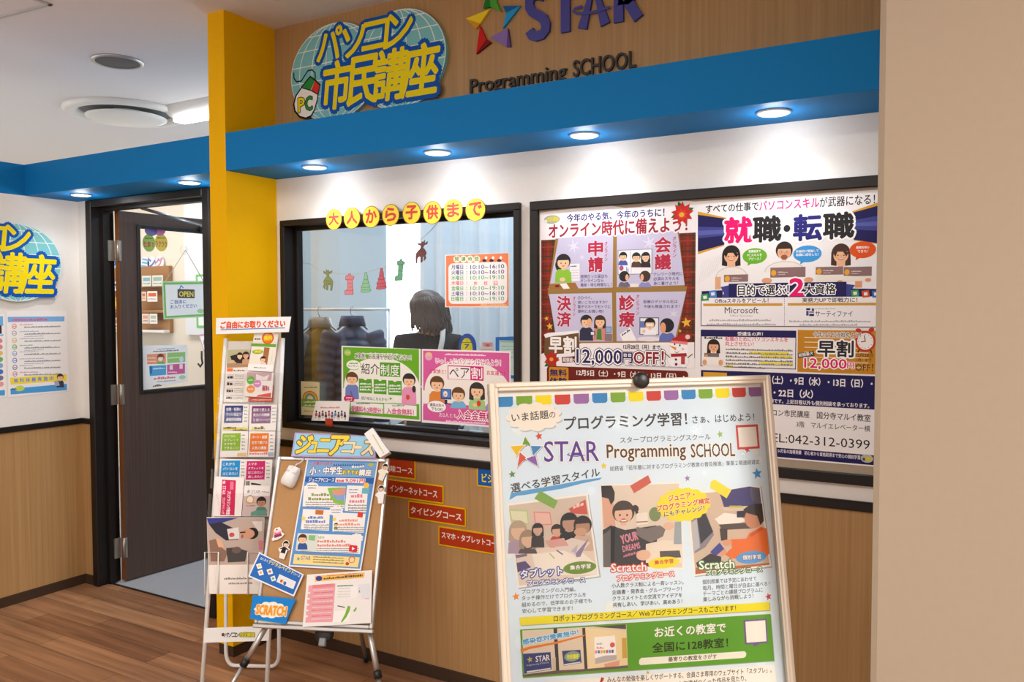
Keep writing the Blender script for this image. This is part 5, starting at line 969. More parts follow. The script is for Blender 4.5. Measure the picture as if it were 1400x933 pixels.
def d5_(a):
    a.poly([(80, 560), (190, 566), (178, 845), (65, 842)], '#cf2a5e'); a.star(95, 582, 18, '#f6dfe6', 0)
    p0 = np.array(a.L(86, 610)); p1 = np.array(a.L(80, 680)); d = (p1-p0); w = np.linalg.norm(d); a.textab('STAR', p0, d/w, w, .012, '#f6dfe6', .02)
    p0 = np.array(a.L(82, 700)); p1 = np.array(a.L(74, 835)); d = (p1-p0); w = np.linalg.norm(d); a.textab('プログラミング', p0, d/w, w, .011, '#f6dfe6', .02)
    p0 = np.array(a.L(122, 650)); p1 = np.array(a.L(112, 840)); d = (p1-p0); w = np.linalg.norm(d); a.textab('プログラミング教室', p0, d/w, w, .014, '#f8f2f2', .03)
    a.poly([(145, 575), (172, 576), (170, 640), (142, 640)], '#e87a9a'); a.scrib(22, 600, 60, 9, '#d88a9a', 830); a.scrib(30, 590, 66, 9, '#d88a9a', 838)
leaf_(.047, 'V', [(22, 534), (8, 852), (232, 852), (256, 545)], '#f3ece8', 'pink and white booklet with sideways writing, left in the fifth row of the rack', d5_)
leaf_(.042, 'V', [(264, 566), (258, 700), (462, 700), (472, 590)], '#dcd8d2', 'black and white leaflet peeping up behind the one with a boy', lambda a: (a.poly([(310, 584), (390, 596), (388, 606), (310, 600)], '#2a2826'), [a.quad(270+i*8, 572, 274+i*8, 610, '#4a4644') for i in range(4)]))
def d6_(a):
    a.star(290, 655, 18, '#7aa0c0', 0); a.text('STAR', 312, 670, 385, 26, '#7a8ab0', .0); a.scrib(395, 660, 455, 9, '#8a8684', 664); a.poly([(248, 690), (460, 692), (456, 850), (240, 850)], '#cdb8b4')
    a.ell(302, 718, 30, 36, '#c89a4a'); a.ell(302, 720, 24, 28, '#ece4da'); a.scrib(270, 748, 345, 14, '#e0a03a'); a.scrib(275, 772, 340, 10, '#8a7a74'); a.bust(392, 738, 36, '#4f8a78', '#2c2624', '#c08a70', h=3.1)
    a.poly([(310, 820), (350, 805), (440, 800), (430, 850), (305, 850)], '#6a9a88')
leaf_(.045, 'V', [(256, 606), (238, 852), (456, 852), (462, 612)], '#efe9e4', 'leaflet with a photo of a smiling boy, right in the fifth row of the rack', d6_)
def d7_(a):
    a.poly([(48, 72), (350, 70), (345, 315), (60, 318)], '#b8a498'); a.poly([(48, 72), (215, 70), (120, 100), (60, 105)], '#3a3f86'); a.poly([(60, 105), (120, 92), (200, 130), (215, 185), (150, 190), (95, 150)], '#33303e'); a.poly([(155, 130), (215, 120), (220, 180), (165, 185)], '#d8d2d0'); a.ell(180, 160, 14, 12, '#c05048')
    a.ell(288, 152, 32, 30, '#2c2420'); a.ell(262, 155, 38, 26, '#c8957a'); a.line([(225, 148), (250, 146)], 7, '#2c2420'); a.ell(235, 168, 6, 10, '#a05a50'); a.poly([(62, 190), (100, 180), (130, 230), (160, 250), (140, 300), (70, 300)], '#8a6a58'); a.poly([(95, 175), (125, 190), (140, 225), (110, 225)], '#d8a888'); a.poly([(150, 230), (200, 225), (262, 245), (250, 300), (160, 305)], '#4a4442'); a.ell(205, 240, 24, 18, '#6a5a52'); a.poly([(285, 90), (340, 88), (338, 140), (318, 140)], '#d8cfc8'); a.poly([(320, 190), (345, 190), (344, 240), (322, 240)], '#c87a80')
    a.scrib(90, 335, 96, 10, '#8a8480', 450); a.scrib(140, 395, 290, 12, '#7a7470', 392); a.scrib(162, 420, 290, 12, '#9a8a80', 418)
leaf_(.056, 'W', [(48, 68), (62, 470), (335, 470), (352, 68)], '#e9e1d8', 'large sideways leaflet with a photo of a boy in glasses, lowest in the rack', d7_)
# ================================================================== cork easel
ya, le_ = R(22.86), R(21.91); nh = np.array((math.sin(ya), -math.cos(ya), 0)); EP = Plane((-2.218, -.294, .924), (math.cos(ya), math.sin(ya), 0), tuple(np.array((0, 0, 1))*math.cos(le_)-nh*math.sin(le_)))
ez = empty('easel', (-2.15, -.45, 0), 'small cork board easel with silver legs in front of the shop window', 'easel')
MB().box(-.213, .213, -.608, -.012, -.012, -.004, 0, EP.M).build('cork_panel', M['cork'], ez)
mb = MB()
for q in ((-.225, -.211, -.62, 0), (.211, .225, -.62, 0), (-.211, .211, -.014, 0), (-.211, .211, -.62, -.606)): mb.bbox(*q, -.014, .003, .003, 0, EP.M)
mb.build('board_frame', M['alu'], ez)
MB().bbox(-.228, .228, -.636, -.621, -.012, .005, .003, 0, EP.M).build('tray', M['alu'], ez)
ea = Art(EP, 'Y'); ew = lambda a, b, c=0: EP.w(a, b, c)
def fleg(x0, y0, x1, y1):
    p, q = ea.L(x0, y0), ea.L(x1, y1); A_, B_ = ew(*p, -.022), ew(*q, -.022); k = (A_.z-.008)/(A_.z-B_.z); F = A_+(B_-A_)*k; mid = A_+(B_-A_)*min(1, k*.42) if x1 > 300 else A_+(B_-A_)
    mb = MB().tube([tuple(A_), tuple(mid)], .0105, n=14).tube([tuple(mid), tuple(F)], .0078, n=12); l = mb.build('leg', M['alu'], ez)
    d = (F-A_).normalized(); MB().tube([tuple(mid-d*.014), tuple(mid+d*.014)], .0145, n=14).build('leg_joint', M['black'], l); MB().tube([tuple(F-d*.03), tuple(F+d*.004)], .0105, n=12).build('rubber_foot', M['black'], l)
fleg(132, 612, 5, 828); fleg(690, 645, 745, 933)
A_, F = ew(0, -.1, -.03), Vector((-2.285, -.03, .01)); d = (F-A_).normalized(); l = MB().tube([tuple(A_), tuple(F)], .009, n=12).build('leg', M['alu'], ez); MB().tube([tuple(F-d*.03), tuple(F+d*.003)], .011, n=12).build('rubber_foot', M['black'], l)
k_ = ea.L(440, 668); MB().lathe([(.0005, -.012), (.03, -.012), (.034, -.006), (.034, .006), (.03, .012), (.0005, .012)], (k_[0], k_[1], -.03), n=32, M=EP.M).build('hinge_knob', M['black'], ez); MB().bbox(k_[0]-.014, k_[0]+.014, k_[1]-.045, k_[1]-.012, -.03, -.012, .004, 0, EP.M).build('hinge_bracket', M['strap'], ez)
# header
H_ = EP.off(.022); a = Art(H_, 'X'); a.base([(135, 68), (105, 258), (778, 272), (770, 98)], '#b0a8d8', .012); a.poly([(148, 80), (120, 244), (765, 258), (758, 108)], '#9ad4ee')
for ch, x0, y0, x1, h, c in (('ジ', 135, 232, 250, 140, '#f8d84a'), ('ュ', 240, 226, 308, 85, '#f8d84a'), ('ニ', 310, 220, 402, 100, '#f8d84a'), ('ア', 398, 245, 535, 150, '#f8d84a'), ('コ', 505, 230, 600, 85, '#f6e2b4'), ('ー', 606, 196, 668, 22, '#f6e2b4'), ('ス', 665, 245, 755, 110, '#f6e2b4')):
    a.text(ch, x0, y0, x1, h, c, .05, sk=.12, out=(.05, '#6a5838'))
a.build('easel_header', 'light blue header panel with yellow writing across the top of the easel', 'sign', m='board')
b_ = Art(H_, 'X'); pts = [b_.L(*p) for p in ((705, 92), (830, 282), (905, 238), (770, 44))]; mb = MB().prism(pts, .0008, .03, 0, H_.M); o = mb.build('paper_box', M['whitep']); tag(o, 'slim white paper box fixed at a slant to the right end of the easel header', 'box')
a = Art(H_.off(.0305), 'X'); 
for i in range(9): x, y = 752+i*10, 88+i*17; a.poly([(x, y), (x+8, y-4), (x+16, y+8), (x+8, y+13)], '#c8cc7a')
a.build('box_print', None, None, None, o)
# main poster on the easel
Q_ = EP.off(.0045)
a = Art(Q_, 'px'); a.base([(419.8, 627), (394.4, 775), (493.5, 780.5), (517.8, 629.5)], '#eef0f2', .0006); bl_ = '#6097d2'
a.poly([(421.5, 629), (396.5, 773), (492, 778), (515.5, 631.5)], bl_)
a.crop('X'); wh = '#f2f1ee'
a.poly([(245, 300), (785, 312), (768, 425), (224, 415)], '#7fb0e0'); a.text('この春がんばる', 255, 330, 432, 28, '#d8505a', .02, 326); 
for i in range(14): a.poly([(440+i*18, 335), (449+i*18, 312), (458+i*18, 336)], '#3f72b8')
a.ell(742, 325, 22, 12, '#c8c84a')
a.text('小・中学生', 252, 405, 512, 62, '#f8f6f2', .04, 402, out=(.06, '#3a5a9a')); a.text('おすすめ', 514, 402, 642, 36, '#f4e040', .04, out=(.08, '#4a4a3a')); a.text('講座', 646, 412, 742, 50, '#f8f6f2', .04, out=(.06, '#3a5a9a')); a.scrib(590, 352, 690, 26, '#e8f0f8', 345)
a.poly([(222, 420), (768, 432), (760, 478), (214, 462)], '#2f66b4'); a.text('ジュニアPCコース', 244, 458, 448, 30, '#f6f4f0', .025, 462); a.poly([(460, 430), (700, 436), (694, 474), (456, 466)], '#f2e8ea'); a.scrib(468, 462, 525, 22, '#d84a62'); a.text('9,091円', 536, 468, 690, 34, '#d8305a', .03, 474)
def card_(pts, cl, tcol, foot=True):
    a.poly(pts, wh); x0, y0 = pts[0]; x1 = pts[1][0]; y1 = pts[2][1]; w = x1-x0; h = y1-y0
    a.scrib(x0+w*.18, y0+h*.45, x0+w*.75, h*.14, tcol); a.scrib(x0+w*.1, y0+h*.64, x0+w*.82, h*.15, tcol); [a.scrib(x0+w*.04, y0+h*k, x0+w*.95, h*.06, '#8a8a90') for k in (.76, .86, .95)]
card_([(208, 495), (540, 500), (530, 672), (196, 658)], None, '#8a9a5a'); a.cloud(272, 500, 56, 36, col=wh, n=1, m=0); a.scrib(236, 495, 310, 10, '#6a6a72'); a.scrib(240, 515, 305, 10, '#6a6a72')
a.poly([(395, 510), (535, 505), (530, 645), (455, 635), (420, 590)], '#8cc04e'); a.poly([(430, 530), (540, 510), (536, 570), (450, 585)], '#dc9a84'); a.poly([(420, 560), (480, 570), (532, 560), (530, 615), (470, 605)], '#86a8d8')
card_([(552, 490), (720, 496), (704, 706), (532, 694)], None, '#e08a9a'); a.cloud(602, 532, 56, 38, n=9, col=wh); a.scrib(565, 528, 640, 9, '#5a6ab0'); a.scrib(570, 550, 632, 9, '#5a6ab0'); a.poly([(672, 510), (730, 512), (726, 558), (668, 556)], '#6ab8c8'); a.ell(705, 490, 24, 22, '#f4c04a')
card_([(200, 678), (415, 686), (406, 852), (182, 840)], None, '#6a86c8'); a.poly([(300, 685), (365, 690), (360, 725), (298, 722)], '#c8743a'); a.star(205, 755, 26, '#f4d84a')
card_([(440, 706), (700, 716), (684, 868), (434, 858)], None, '#e89a84'); a.cloud(463, 695, 60, 44, n=9, col=wh); a.scrib(425, 690, 505, 9, '#5a6ab0'); a.scrib(430, 710, 500, 9, '#5a6ab0'); a.poly([(640, 700), (682, 706), (674, 748), (632, 742)], '#d8443a'); a.ell(450, 762, 14, 14, '#f4d84a'); a.bust(462, 805, 13, '#7a9a4a', '#4a3a2a', h=2.6)
a.crop('Y'); card_([(310, 118), (660, 130), (650, 232), (300, 214)], None, '#e08a7a'); a.quad(308, 122, 410, 216, '#d8e0d8'); a.bust(335, 148, 22, '#3a5a9a', '#5a3a28', h=2.7); a.poly([(370, 128), (406, 130), (402, 160), (368, 156)], '#8cc07a'); a.cloud(632, 145, 36, 28, n=9, col=wh); a.poly([(592, 182), (636, 186), (632, 222), (588, 218)], '#d8303a'); a.poly([(606, 192), (622, 203), (605, 212)], '#f6f2f0'); a.text('NEW', 420, 148, 455, 14, '#8ab04a', .02)
a.poly([(290, 232), (648, 250), (638, 305), (282, 286)], '#f2dc92'); a.star(312, 258, 13, '#7a9ab8'); a.text('STAR', 326, 264, 378, 22, '#6a7a9a', .01, 266); [a.scrib(392, y, 560, 8, '#8a7a5a', y+8) for y in (250, 264, 278)]; a.ell(605, 262, 18, 20, '#c8843a'); a.ell(605, 264, 13, 14, '#f2d8b8'); a.ell(580, 285, 10, 9, '#c84a3a')
a.build('easel_poster', 'blue bordered printed poster pinned on the cork of the easel', 'poster')
# cards and cut-outs on the easel
C1 = EP.off(.0085)
a = Art(C1, 'Y'); a.base([(98, 222), (36, 354), (288, 466), (342, 344)], '#eef0f4', .001); a.poly([(101, 231), (46, 350), (284, 455), (332, 346)], '#2f6fc0'); a.text('わくわく', 102, 262, 142, 15, '#f0f2f6', .02, 278); a.text('デジタルペイント', 146, 282, 282, 22, '#f4e040', .03, 344); a.text('コース', 284, 346, 318, 13, '#f0f2f6', .02, 360)
for x, y, s, c in ((97, 298, 17, '#f0d84a'), (106, 334, 17, '#e8b04a'), (156, 328, 18, '#d86a5a'), (174, 366, 16, '#6ab07a')): a.poly([(x-s, y-s*.5), (x+s*.5, y-s), (x+s, y+s*.6), (x-s*.4, y+s)], '#f4f4f2'); a.ell(x, y, s*.45, s*.4, c)
a.poly([(208, 342), (300, 384), (284, 425), (192, 384)], '#e8ecf2'); a.ell(220, 380, 8, 9, '#d84a3a'); a.ell(238, 392, 8, 10, '#3a6ac8'); a.ell(228, 384, 6, 6, '#f0d040')
a.build('paint_course_card', 'tilted blue card with small pictures, above the orange lettered card on the easel', 'card')
a = Art(EP.off(.0105), 'Y'); a.base([(62, 457), (46, 586), (242, 616), (262, 560), (300, 478)], '#1f86d6', .002)
a.cloud(160, 538, 92, 46, n=11, m=.14, col='#f6f4ee'); a.text('SCRATCH', 78, 560, 242, 50, '#f09a2a', .04, 572, out=(.09, '#f8d8a0'))
a.build('coding_course_card', 'blue card with the orange word SCRATCH, lower left corner of the easel', 'card')
a = Art(EP.off(.0125), 'Y'); a.base([(360, 345), (335, 632), (710, 610), (716, 320)], '#f1efec', .0008); a.poly([(402, 352), (676, 332), (672, 362), (404, 384)], '#f4c064'); a.ell(425, 366, 18, 14, '#3a4a9a'); a.scrib(450, 372, 664, 14, '#4a4a44', 354); a.scrib(470, 354, 640, 7, '#e0804a', 340)
a.poly([(368, 405), (515, 394), (500, 604), (350, 608)], '#eba8b0'); a.poly([(390, 402), (510, 393), (508, 410), (388, 420)], '#e88a96')
for i in range(11): y = 432+i*16; a.scrib(394-i*1.2, y, 504-i*1.2, 6, '#d86a7a' if i % 2 else '#f4dcdc', y-6); a.quad(366-i*1.6, y-8, 378-i*1.6, y+2, '#f4eeec') if i % 2 else None
a.line([(526, 408), (610, 404)], 5, '#3f7a4a'); [a.scrib(528, y, 640, 5, '#c8ccc8', y-4) for y in (424, 440, 456, 470)]; a.poly([(600, 412), (640, 410), (636, 470), (596, 474)], '#f6f4f0'); a.ell(652, 418, 9, 9, '#4a3a34'); a.poly([(644, 428), (662, 427), (664, 442), (642, 443)], '#8a9ab0'); a.scrib(660, 478, 700, 6, '#e0708a')
a.poly([(508, 545), (600, 540), (590, 604), (498, 606)], '#f8f7f4'); a.poly([(584, 515), (598, 520), (592, 545), (575, 578), (552, 606), (545, 604), (568, 560), (576, 535)], '#7cb83a'); a.poly([(612, 545), (628, 522), (632, 530), (622, 548)], '#7cb83a'); a.line([(528, 516), (565, 524)], 5, '#3a4a3a'); a.poly([(640, 400), (706, 392), (702, 470), (660, 480)], '#e4e6ec')
a.build('course_leaflet', 'white leaflet with a pink table and a green map, lower right on the easel', 'leaflet')
def cutout(crop, cx, cy, s, rot, lab, body, robe, name='paper_figure', off=.006):
    pl = EP.off(off); a = Art(pl, crop); c, q = math.cos(R(rot)), math.sin(R(rot)); f = lambda x, y: (cx+s*(x*c-y*q), cy+s*(x*q+y*c))
    out = [f(*p) for p in ((-.5, -1.55), (-.2, -1.85), (.3, -1.85), (.62, -1.5), (.62, -1.0), (.5, -.75), (.95, -.55), (1.0, -.3), (.62, -.2), (.6, .5), (.55, 1.5), (-.35, 1.5), (-.5, .5), (-.95, .1), (-.9, -.15), (-.4, -.6), (-.6, -1.0))]
    a.base(out, '#f3f1ee', .0025)
    for p, col in (([(-.3, -.62), (.35, -.62), (.42, .55), (-.42, .55)], robe), ([(-.28, .5), (0, .5), (-.02, 1.35), (-.26, 1.35)], body), ([(.05, .5), (.35, .5), (.38, 1.35), (.1, 1.35)], body), ([(.3, -.55), (.8, -.45), (.82, -.34), (.3, -.25)], robe), ([(-.3, -.5), (-.75, -.1), (-.72, .0), (-.25, -.2)], robe)): a.poly([f(*p_) for p_ in p], col)
    x, y = f(.03, -1.2); a.ell(x, y, .5*s, .56*s, '#2a2422'); a.ell(x, y+.1*s, .38*s, .4*s, '#f3cfae'); a.ab(a.ellp(x, y-.02*s, .42*s, .4*s, n=12, t0=10, t1=170), '#2a2422')
    for k in (-.15, .15): a.ell(x+k*s, y+.12*s, .04*s, .06*s, '#2a2422', n=8)
    a.ell(x, y+.28*s, .09*s, .04*s, '#c8504a', n=8); a.build(name, lab, 'cut-out')
cutout('Y', 231, 212, 31, 18, 'paper figure in a black dress stuck on the cork beside the easel poster', '#f0e6dc', '#26262a')
cutout('X', 836, 388, 42, 22, 'paper figure in cream, upper of two on the right edge of the easel', '#f2eedc', '#f4f0d8', off=.012)
cutout('X', 818, 568, 44, 4, 'paper figure in a white suit, lower of two on the right edge of the easel', '#f6f4f2', '#f2f1f0', off=.012)
a = Art(EP.off(.004), 'Y'); a.base([(178, 100), (186, 90), (208, 84), (218, 96), (220, 112), (236, 122), (222, 140), (196, 154), (170, 160), (166, 148), (176, 138)], '#f4f1ee', .0025); a.poly([(180, 112), (214, 104), (222, 132), (180, 148)], '#e27aa0'); a.poly([(180, 128), (218, 118), (222, 132), (180, 148)], '#8a3a5a'); a.poly([(178, 112), (186, 96), (208, 92), (214, 106), (196, 116)], '#f4e0e4'); a.ell(194, 98, 5, 5, '#d8405a'); a.poly([(170, 148), (222, 132), (230, 128), (220, 142), (176, 156)], '#ece8ea')
a.build('cake_sticker', 'pink cake sticker on the cork above the paper figure in a black dress', 'sticker')
# the white computer mouse hanging on its cord
ca = Art(EP, 'X'); m0 = np.array(ca.L(150, 345)); m1 = np.array(ca.L(72, 500)); d = (m1-m0); ln = np.linalg.norm(d); d = d/ln; n_ = np.array((-d[1], d[0])); rings = []
for t, w, hgt in ((0, .016, .010), (.04, .022, .016), (.2, .026, .022), (.5, .029, .028), (.8, .030, .027), (.95, .026, .02), (1.0, .019, .012)):
    c = m0+d*ln*t; rings.append([tuple(EP.w(*(c+n_*w*math.copysign(abs(math.cos(q))**.6, math.cos(q))), .006+hgt*max(-.2, math.sin(q)))) for q in [2*math.pi*k/24 for k in range(24)]])
mo = empty('computer_mouse', tuple(EP.w(*(m0+d*ln/2), 0)), 'white computer mouse hanging by its cord on the cork under the easel header', 'mouse')
MB().loft(rings).build('shell', M['whitep'], mo)
for sgn in (-1, 1): c = m0+d*ln*.2+n_*.012*sgn; MB().loft([[tuple(EP.w(*(c+d*ln*q*.14+n_*.0095*math.cos(k*math.pi/6)), .026+.003*math.sin(k*math.pi/6)+.002*q)) for k in range(12)] for q in (-1, 0, 1)]).build('button', M['whitep'], mo)
MB().tube([tuple(EP.w(*ca.L(x, y), c)) for x, y, c in ((148, 350, .014), (155, 330, .014), (185, 312, .008), (208, 290, .008), (216, 262, .008), (216, 240, .006))], .0022, n=8).build('cord', M['whitep'], mo)
# ================================================================== poster stand in the foreground
ya, le_ = R(46.89), R(9.22); nh = np.array((math.sin(ya), -math.cos(ya), 0)); FP = Plane((-.638, -1.105, 1.356), (math.cos(ya), math.sin(ya), 0), tuple(np.array((0, 0, 1))*math.cos(le_)-nh*math.sin(le_)))
fs_ = empty('poster_stand', (-.62, -1.2, 0), 'large freestanding poster frame in the foreground with a clear cover sheet', 'stand')
mb = MB(); hw, hb_ = .315, -.905
for w0, c1, bv in ((.011, .003, .003), (.0175, 0, .002)):
    for q in ((-hw, -hw+w0, hb_, 0), (hw-w0, hw, hb_, 0), (-hw+w0, hw-w0, -w0, 0), (-hw+w0, hw-w0, hb_, hb_+w0)): mb.bbox(*q, -.02, c1, bv, 0, FP.M)
mb.build('frame', M['frame'], fs_)
MB().box(-hw+.012, hw-.012, hb_+.012, -.012, -.02, -.013, 0, FP.M).build('backing_board', M['whitep'], fs_)
# clear, slightly rippled cover sheet
vs = []; fs = []; nx, ny = 24, 32
for i in range(nx+1):
    for j in range(ny+1):
        a_, b_ = -.2975+.595*i/nx, hb_+.0175+(-.0175-hb_-.0175)*j/ny; e_ = math.sin(math.pi*i/nx)*math.sin(math.pi*j/ny)
        vs.append(tuple(FP.w(a_, b_, -.0018+.0006*e_*(math.sin(a_*31+b_*9)+.7*math.sin(b_*23-a_*14)))))
for i in range(nx):
    for j in range(ny): k = i*(ny+1)+j; fs.append((k, k+ny+1, k+ny+2, k+1))
MB().add(vs, fs, 0, None, True).build('cover_sheet', M['cover'], fs_)
for s in (-1, 1):
    A_, B_ = FP.w(s*.22, -.9, -.012), FP.w(s*.22, -.9, -.012); F = FP.w(s*.22, -.9-(FP.w(0, -.9).z-.012)/math.cos(le_), -.012)
    MB().tube([tuple(FP.w(s*.22, -.86, -.03)), tuple(F+(FP.w(0, 0, -.018)-FP.w(0, 0)))], .011, n=12).build('leg', M['frame'], fs_)
    Bk = Vector(FP.w(s*.2, -.25, -.03)); G_r = Vector((Bk.x-nh[0]*.22, Bk.y-nh[1]*.22, .011)); MB().tube([tuple(Bk), tuple(G_r)], .011, n=12).build('rear_leg', M['frame'], fs_)
k_ = FP.uv(875, 518); mb = MB().lathe([(.0005, .009), (.010, .0085), (.0155, .006), (.0172, .001), (.0172, -.003)], (0, 0, 0), n=32, M=FP.M @ Matrix.Translation((k_[0], k_[1]-.004, .0055)))
tag(mb.build('magnet', M['black']), 'round black magnet on the top rail of the foreground poster stand', 'magnet')
# ---- its poster
a = Art(FP.off(-.0118), 'J'); i_ = .0178
a.base([(-hw+i_, hb_+i_), (hw-i_, hb_+i_), (hw-i_, -i_), (-hw+i_, -i_)], '#e6edf0', .0008, True)
t_ = a.L(97, 200)[1]; a.ab([(-hw+i_, hb_+i_), (hw-i_, hb_+i_), (hw-i_, t_), (-hw+i_, t_)], '#d9e5ec'); a.ab([(-hw+i_, t_+.006), (hw-i_, t_+.006), (hw-i_, -i_), (-hw+i_, -i_)], '#f7f1e7')
rp = random.Random(5)
for i in range(46): x, y, r = rp.uniform(-.29, .29), rp.uniform(-.86, -.08), rp.uniform(.006, .013); n = 6; a.ab([(x+r*math.cos(k*math.pi/3+i), y+r*math.sin(k*math.pi/3+i)) for k in range(n)], ('#e4ecef', '#e6e8e0', '#dfeaf0')[i % 3])
p, q = a.L(97, 172), a.crop('K').L(940, 100); pit = (q[0]-p[0])/14.82; hb2 = a.L(835, 100)[1]-a.L(838, 166)[1]
cs5 = ('#3f88c0', '#7fa83c', '#efd820', '#cb473d', '#9d6ca4')
for i in range(15): x = p[0]+pit*i; y = p[1]+(q[1]-p[1])*i/14.82; a.ab([(x, y-hb2+.004), (x+.004, y-hb2), (x+pit*.82-.004, y-hb2), (x+pit*.82, y-hb2+.004), (x+pit*.83, y), (x, y)], cs5[i % 5])
a.crop('J'); a.ab([(u+.002, v-.0025) for u, v in a.cloudp(362, 312, 202, 104, 11, .14)], '#b4bcc0'); a.poly([(450, 345), (548, 386), (520, 355)], '#efe4d4'); a.cloud(362, 312, 202, 104, n=11, m=.14, col='#f0e5d5')
dk_ = '#4a4442'
a.text('いま話題', 208, 350, 468, 62, dk_, .014, 324); a.text('の', 472, 320, 515, 42, dk_, .01)
a.crop('px'); a.text('プログラミング学習！', 772, 588.8, 939.5, 18.5, dk_, .024, 581.5); a.text('さぁ、はじめよう！', 947, 579.5, 1031.5, 10.5, dk_, .016, 575.5)
a.crop('J')
for pts, c in (([(300, 452), (346, 524), (318, 510), (274, 528)], '#6f9a3a'), ([(196, 520), (300, 514), (262, 552), (240, 590)], '#e8bc2c'), ([(262, 562), (318, 612), (282, 628), (246, 668)], '#d4584a'), ([(306, 610), (372, 582), (390, 662), (352, 640)], '#8a62a8'), ([(340, 518), (418, 520), (356, 588), (350, 556)], '#4a86b8')):
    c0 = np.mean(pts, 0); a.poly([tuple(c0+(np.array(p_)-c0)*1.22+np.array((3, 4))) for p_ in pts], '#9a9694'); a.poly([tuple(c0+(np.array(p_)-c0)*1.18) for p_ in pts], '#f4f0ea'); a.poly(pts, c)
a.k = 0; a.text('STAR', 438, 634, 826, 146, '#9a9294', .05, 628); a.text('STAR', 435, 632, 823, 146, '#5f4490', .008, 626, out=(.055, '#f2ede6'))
a.line([(612, 572), (600, 580), (620, 590), (668, 592), (720, 584)], 5, '#5f4490')
a.crop('px'); a.text('スタープログラミングスクール', 848, 606.5, 971.5, 8.6, '#56504e', .006, 601.5)
a.text('Programming', 830, 632.5, 938, 24, '#5a463a', .012, 629.5, out=(.07, '#f0e6da')); a.text('SCHOOL', 945, 626, 1005, 18.5, '#5a463a', .012, 624, out=(.08, '#f0e6da'))
a.text('総務省「若年層に対するプログラミング教育の普及推進」事業２期連続選定', 834, 644.5, 1038.5, 6.8, '#5a5452', .006, 635)
a.crop('J'); a.poly([(188, 902), (200, 852), (330, 828), (500, 800), (700, 762), (845, 742), (830, 758), (700, 785), (560, 822), (400, 848), (300, 866), (240, 872)], '#5f9cc8'); a.text('選べる学習スタイル', 204, 852, 832, 66, dk_, .022, 732)
for cr_, x, y, r, c, ro in (('J', 398, 450, 30, '#d4503c', 10), ('J', 208, 720, 28, '#6a8a4a', 5), ('J', 858, 660, 25, '#e8c82c', 0), ('K', 645, 436, 27, '#9aba5a', 10), ('K', 413, 748, 24, '#9a78a8', 5), ('K', 908, 715, 42, '#4a90c8', 5), ('K', 838, 545, 26, '#cc5a5a', 20), ('L', 165, 775, 28, '#e88a2c', 5), ('O', 1112, 95, 32, '#c8403c', 10), ('O', 150, 700, 18, '#d8a04a', 0)):
    a.crop(cr_).star(x, y, r, c, ro, 5, .45)
a.crop('K'); a.quad(755, 372, 926, 536, '#cf4a42'); a.quad(770, 388, 911, 521, '#efe6da')
# three photographs printed on it
a.crop('L'); a.poly([(114, 184), (628, 124), (706, 652), (182, 728)], '#a8aeb2'); a.poly([(108, 180), (622, 118), (697, 645), (175, 720)], '#efe6da'); a.poly([(120, 195), (612, 130), (684, 634), (186, 706)], '#cdb9a6')
a.poly([(120, 215), (240, 222), (248, 320), (130, 290)], '#b6c08a'); a.poly([(128, 228), (232, 232), (240, 308), (140, 282)], '#d8d4b0'); a.poly([(276, 232), (384, 236), (396, 318), (288, 322)], '#d88880'); a.poly([(284, 240), (378, 244), (388, 310), (294, 314)], '#e0b4a4'); a.poly([(500, 215), (608, 155), (622, 250), (520, 245)], '#c85a4c'); a.scrib(530, 215, 600, 30, '#e8c8b8', 190)
a.poly([(170, 505), (300, 470), (470, 440), (660, 470), (684, 634), (186, 706)], '#dcc8b4'); a.poly([(265, 505), (560, 470), (668, 560), (684, 634), (300, 640)], '#e8dccc'); a.poly([(168, 560), (225, 548), (262, 588), (176, 620)], '#5a4a70'); a.poly([(160, 510), (236, 500), (236, 516), (168, 530)], '#7a6a80')
a.bust(178, 350, 52, '#a890a0', '#b09a80', '#d8b094', True, h=2.9, eyes=False); a.bust(240, 405, 48, '#5a4a48', '#9a8468', '#d8b094', True, h=2.0, eyes=False); a.bust(303, 345, 34, '#3a3230', '#2c2420', '#c8a088', True, h=3.4, eyes=False); a.bust(425, 352, 34, '#b8403c', '#33281f', '#d0a488', h=3.2, eyes=False); a.bust(505, 300, 52, '#2a2624', '#2a2422', '#b89078', True, h=2.6, eyes=False); a.bust(590, 322, 54, '#c8a890', '#2f2724', '#b08468', h=3.0, eyes=False)
a.ell(575, 360, 40, 26, '#c89a7c'); a.poly([(400, 455), (520, 400), (640, 430), (560, 520), (470, 480)], '#d8c8bc'); a.poly([(545, 500), (630, 400), (575, 520), (550, 524)], '#8a7a98'); a.poly([(515, 485), (560, 440), (548, 500)], '#b4a8b8'); a.line([(380, 500), (410, 530)], 8, '#b0c08a'); a.line([(425, 480), (462, 505)], 8, '#6a6a9a'); a.poly([(350, 420), (470, 400), (500, 450), (380, 460)], '#cf9a90')
a.poly([(318, 98), (432, 165), (408, 215), (282, 150)], '#7fa548')
a.crop('px'); a.poly([(820.5, 663), (929.5, 659.5), (935, 779), (824, 777)], '#efe6da'); a.poly([(822, 665), (928, 661.5), (933, 776.5), (825.5, 775)], '#dccab6')
a.crop('L'); a.poly([(708, 75), (770, 70), (790, 200), (800, 330), (725, 335)], '#d8a488'); a.poly([(708, 68), (775, 66), (795, 110), (792, 160), (770, 190), (755, 150), (712, 140)], '#3a3230'); a.poly([(718, 350), (770, 320), (800, 330), (860, 350), (1060, 320), (1070, 580), (722, 588)], '#3f3a38'); a.poly([(768, 330), (798, 325), (790, 560), (768, 585)], '#221f1e'); a.poly([(720, 380), (768, 345), (768, 585), (724, 588)], '#6a625e')
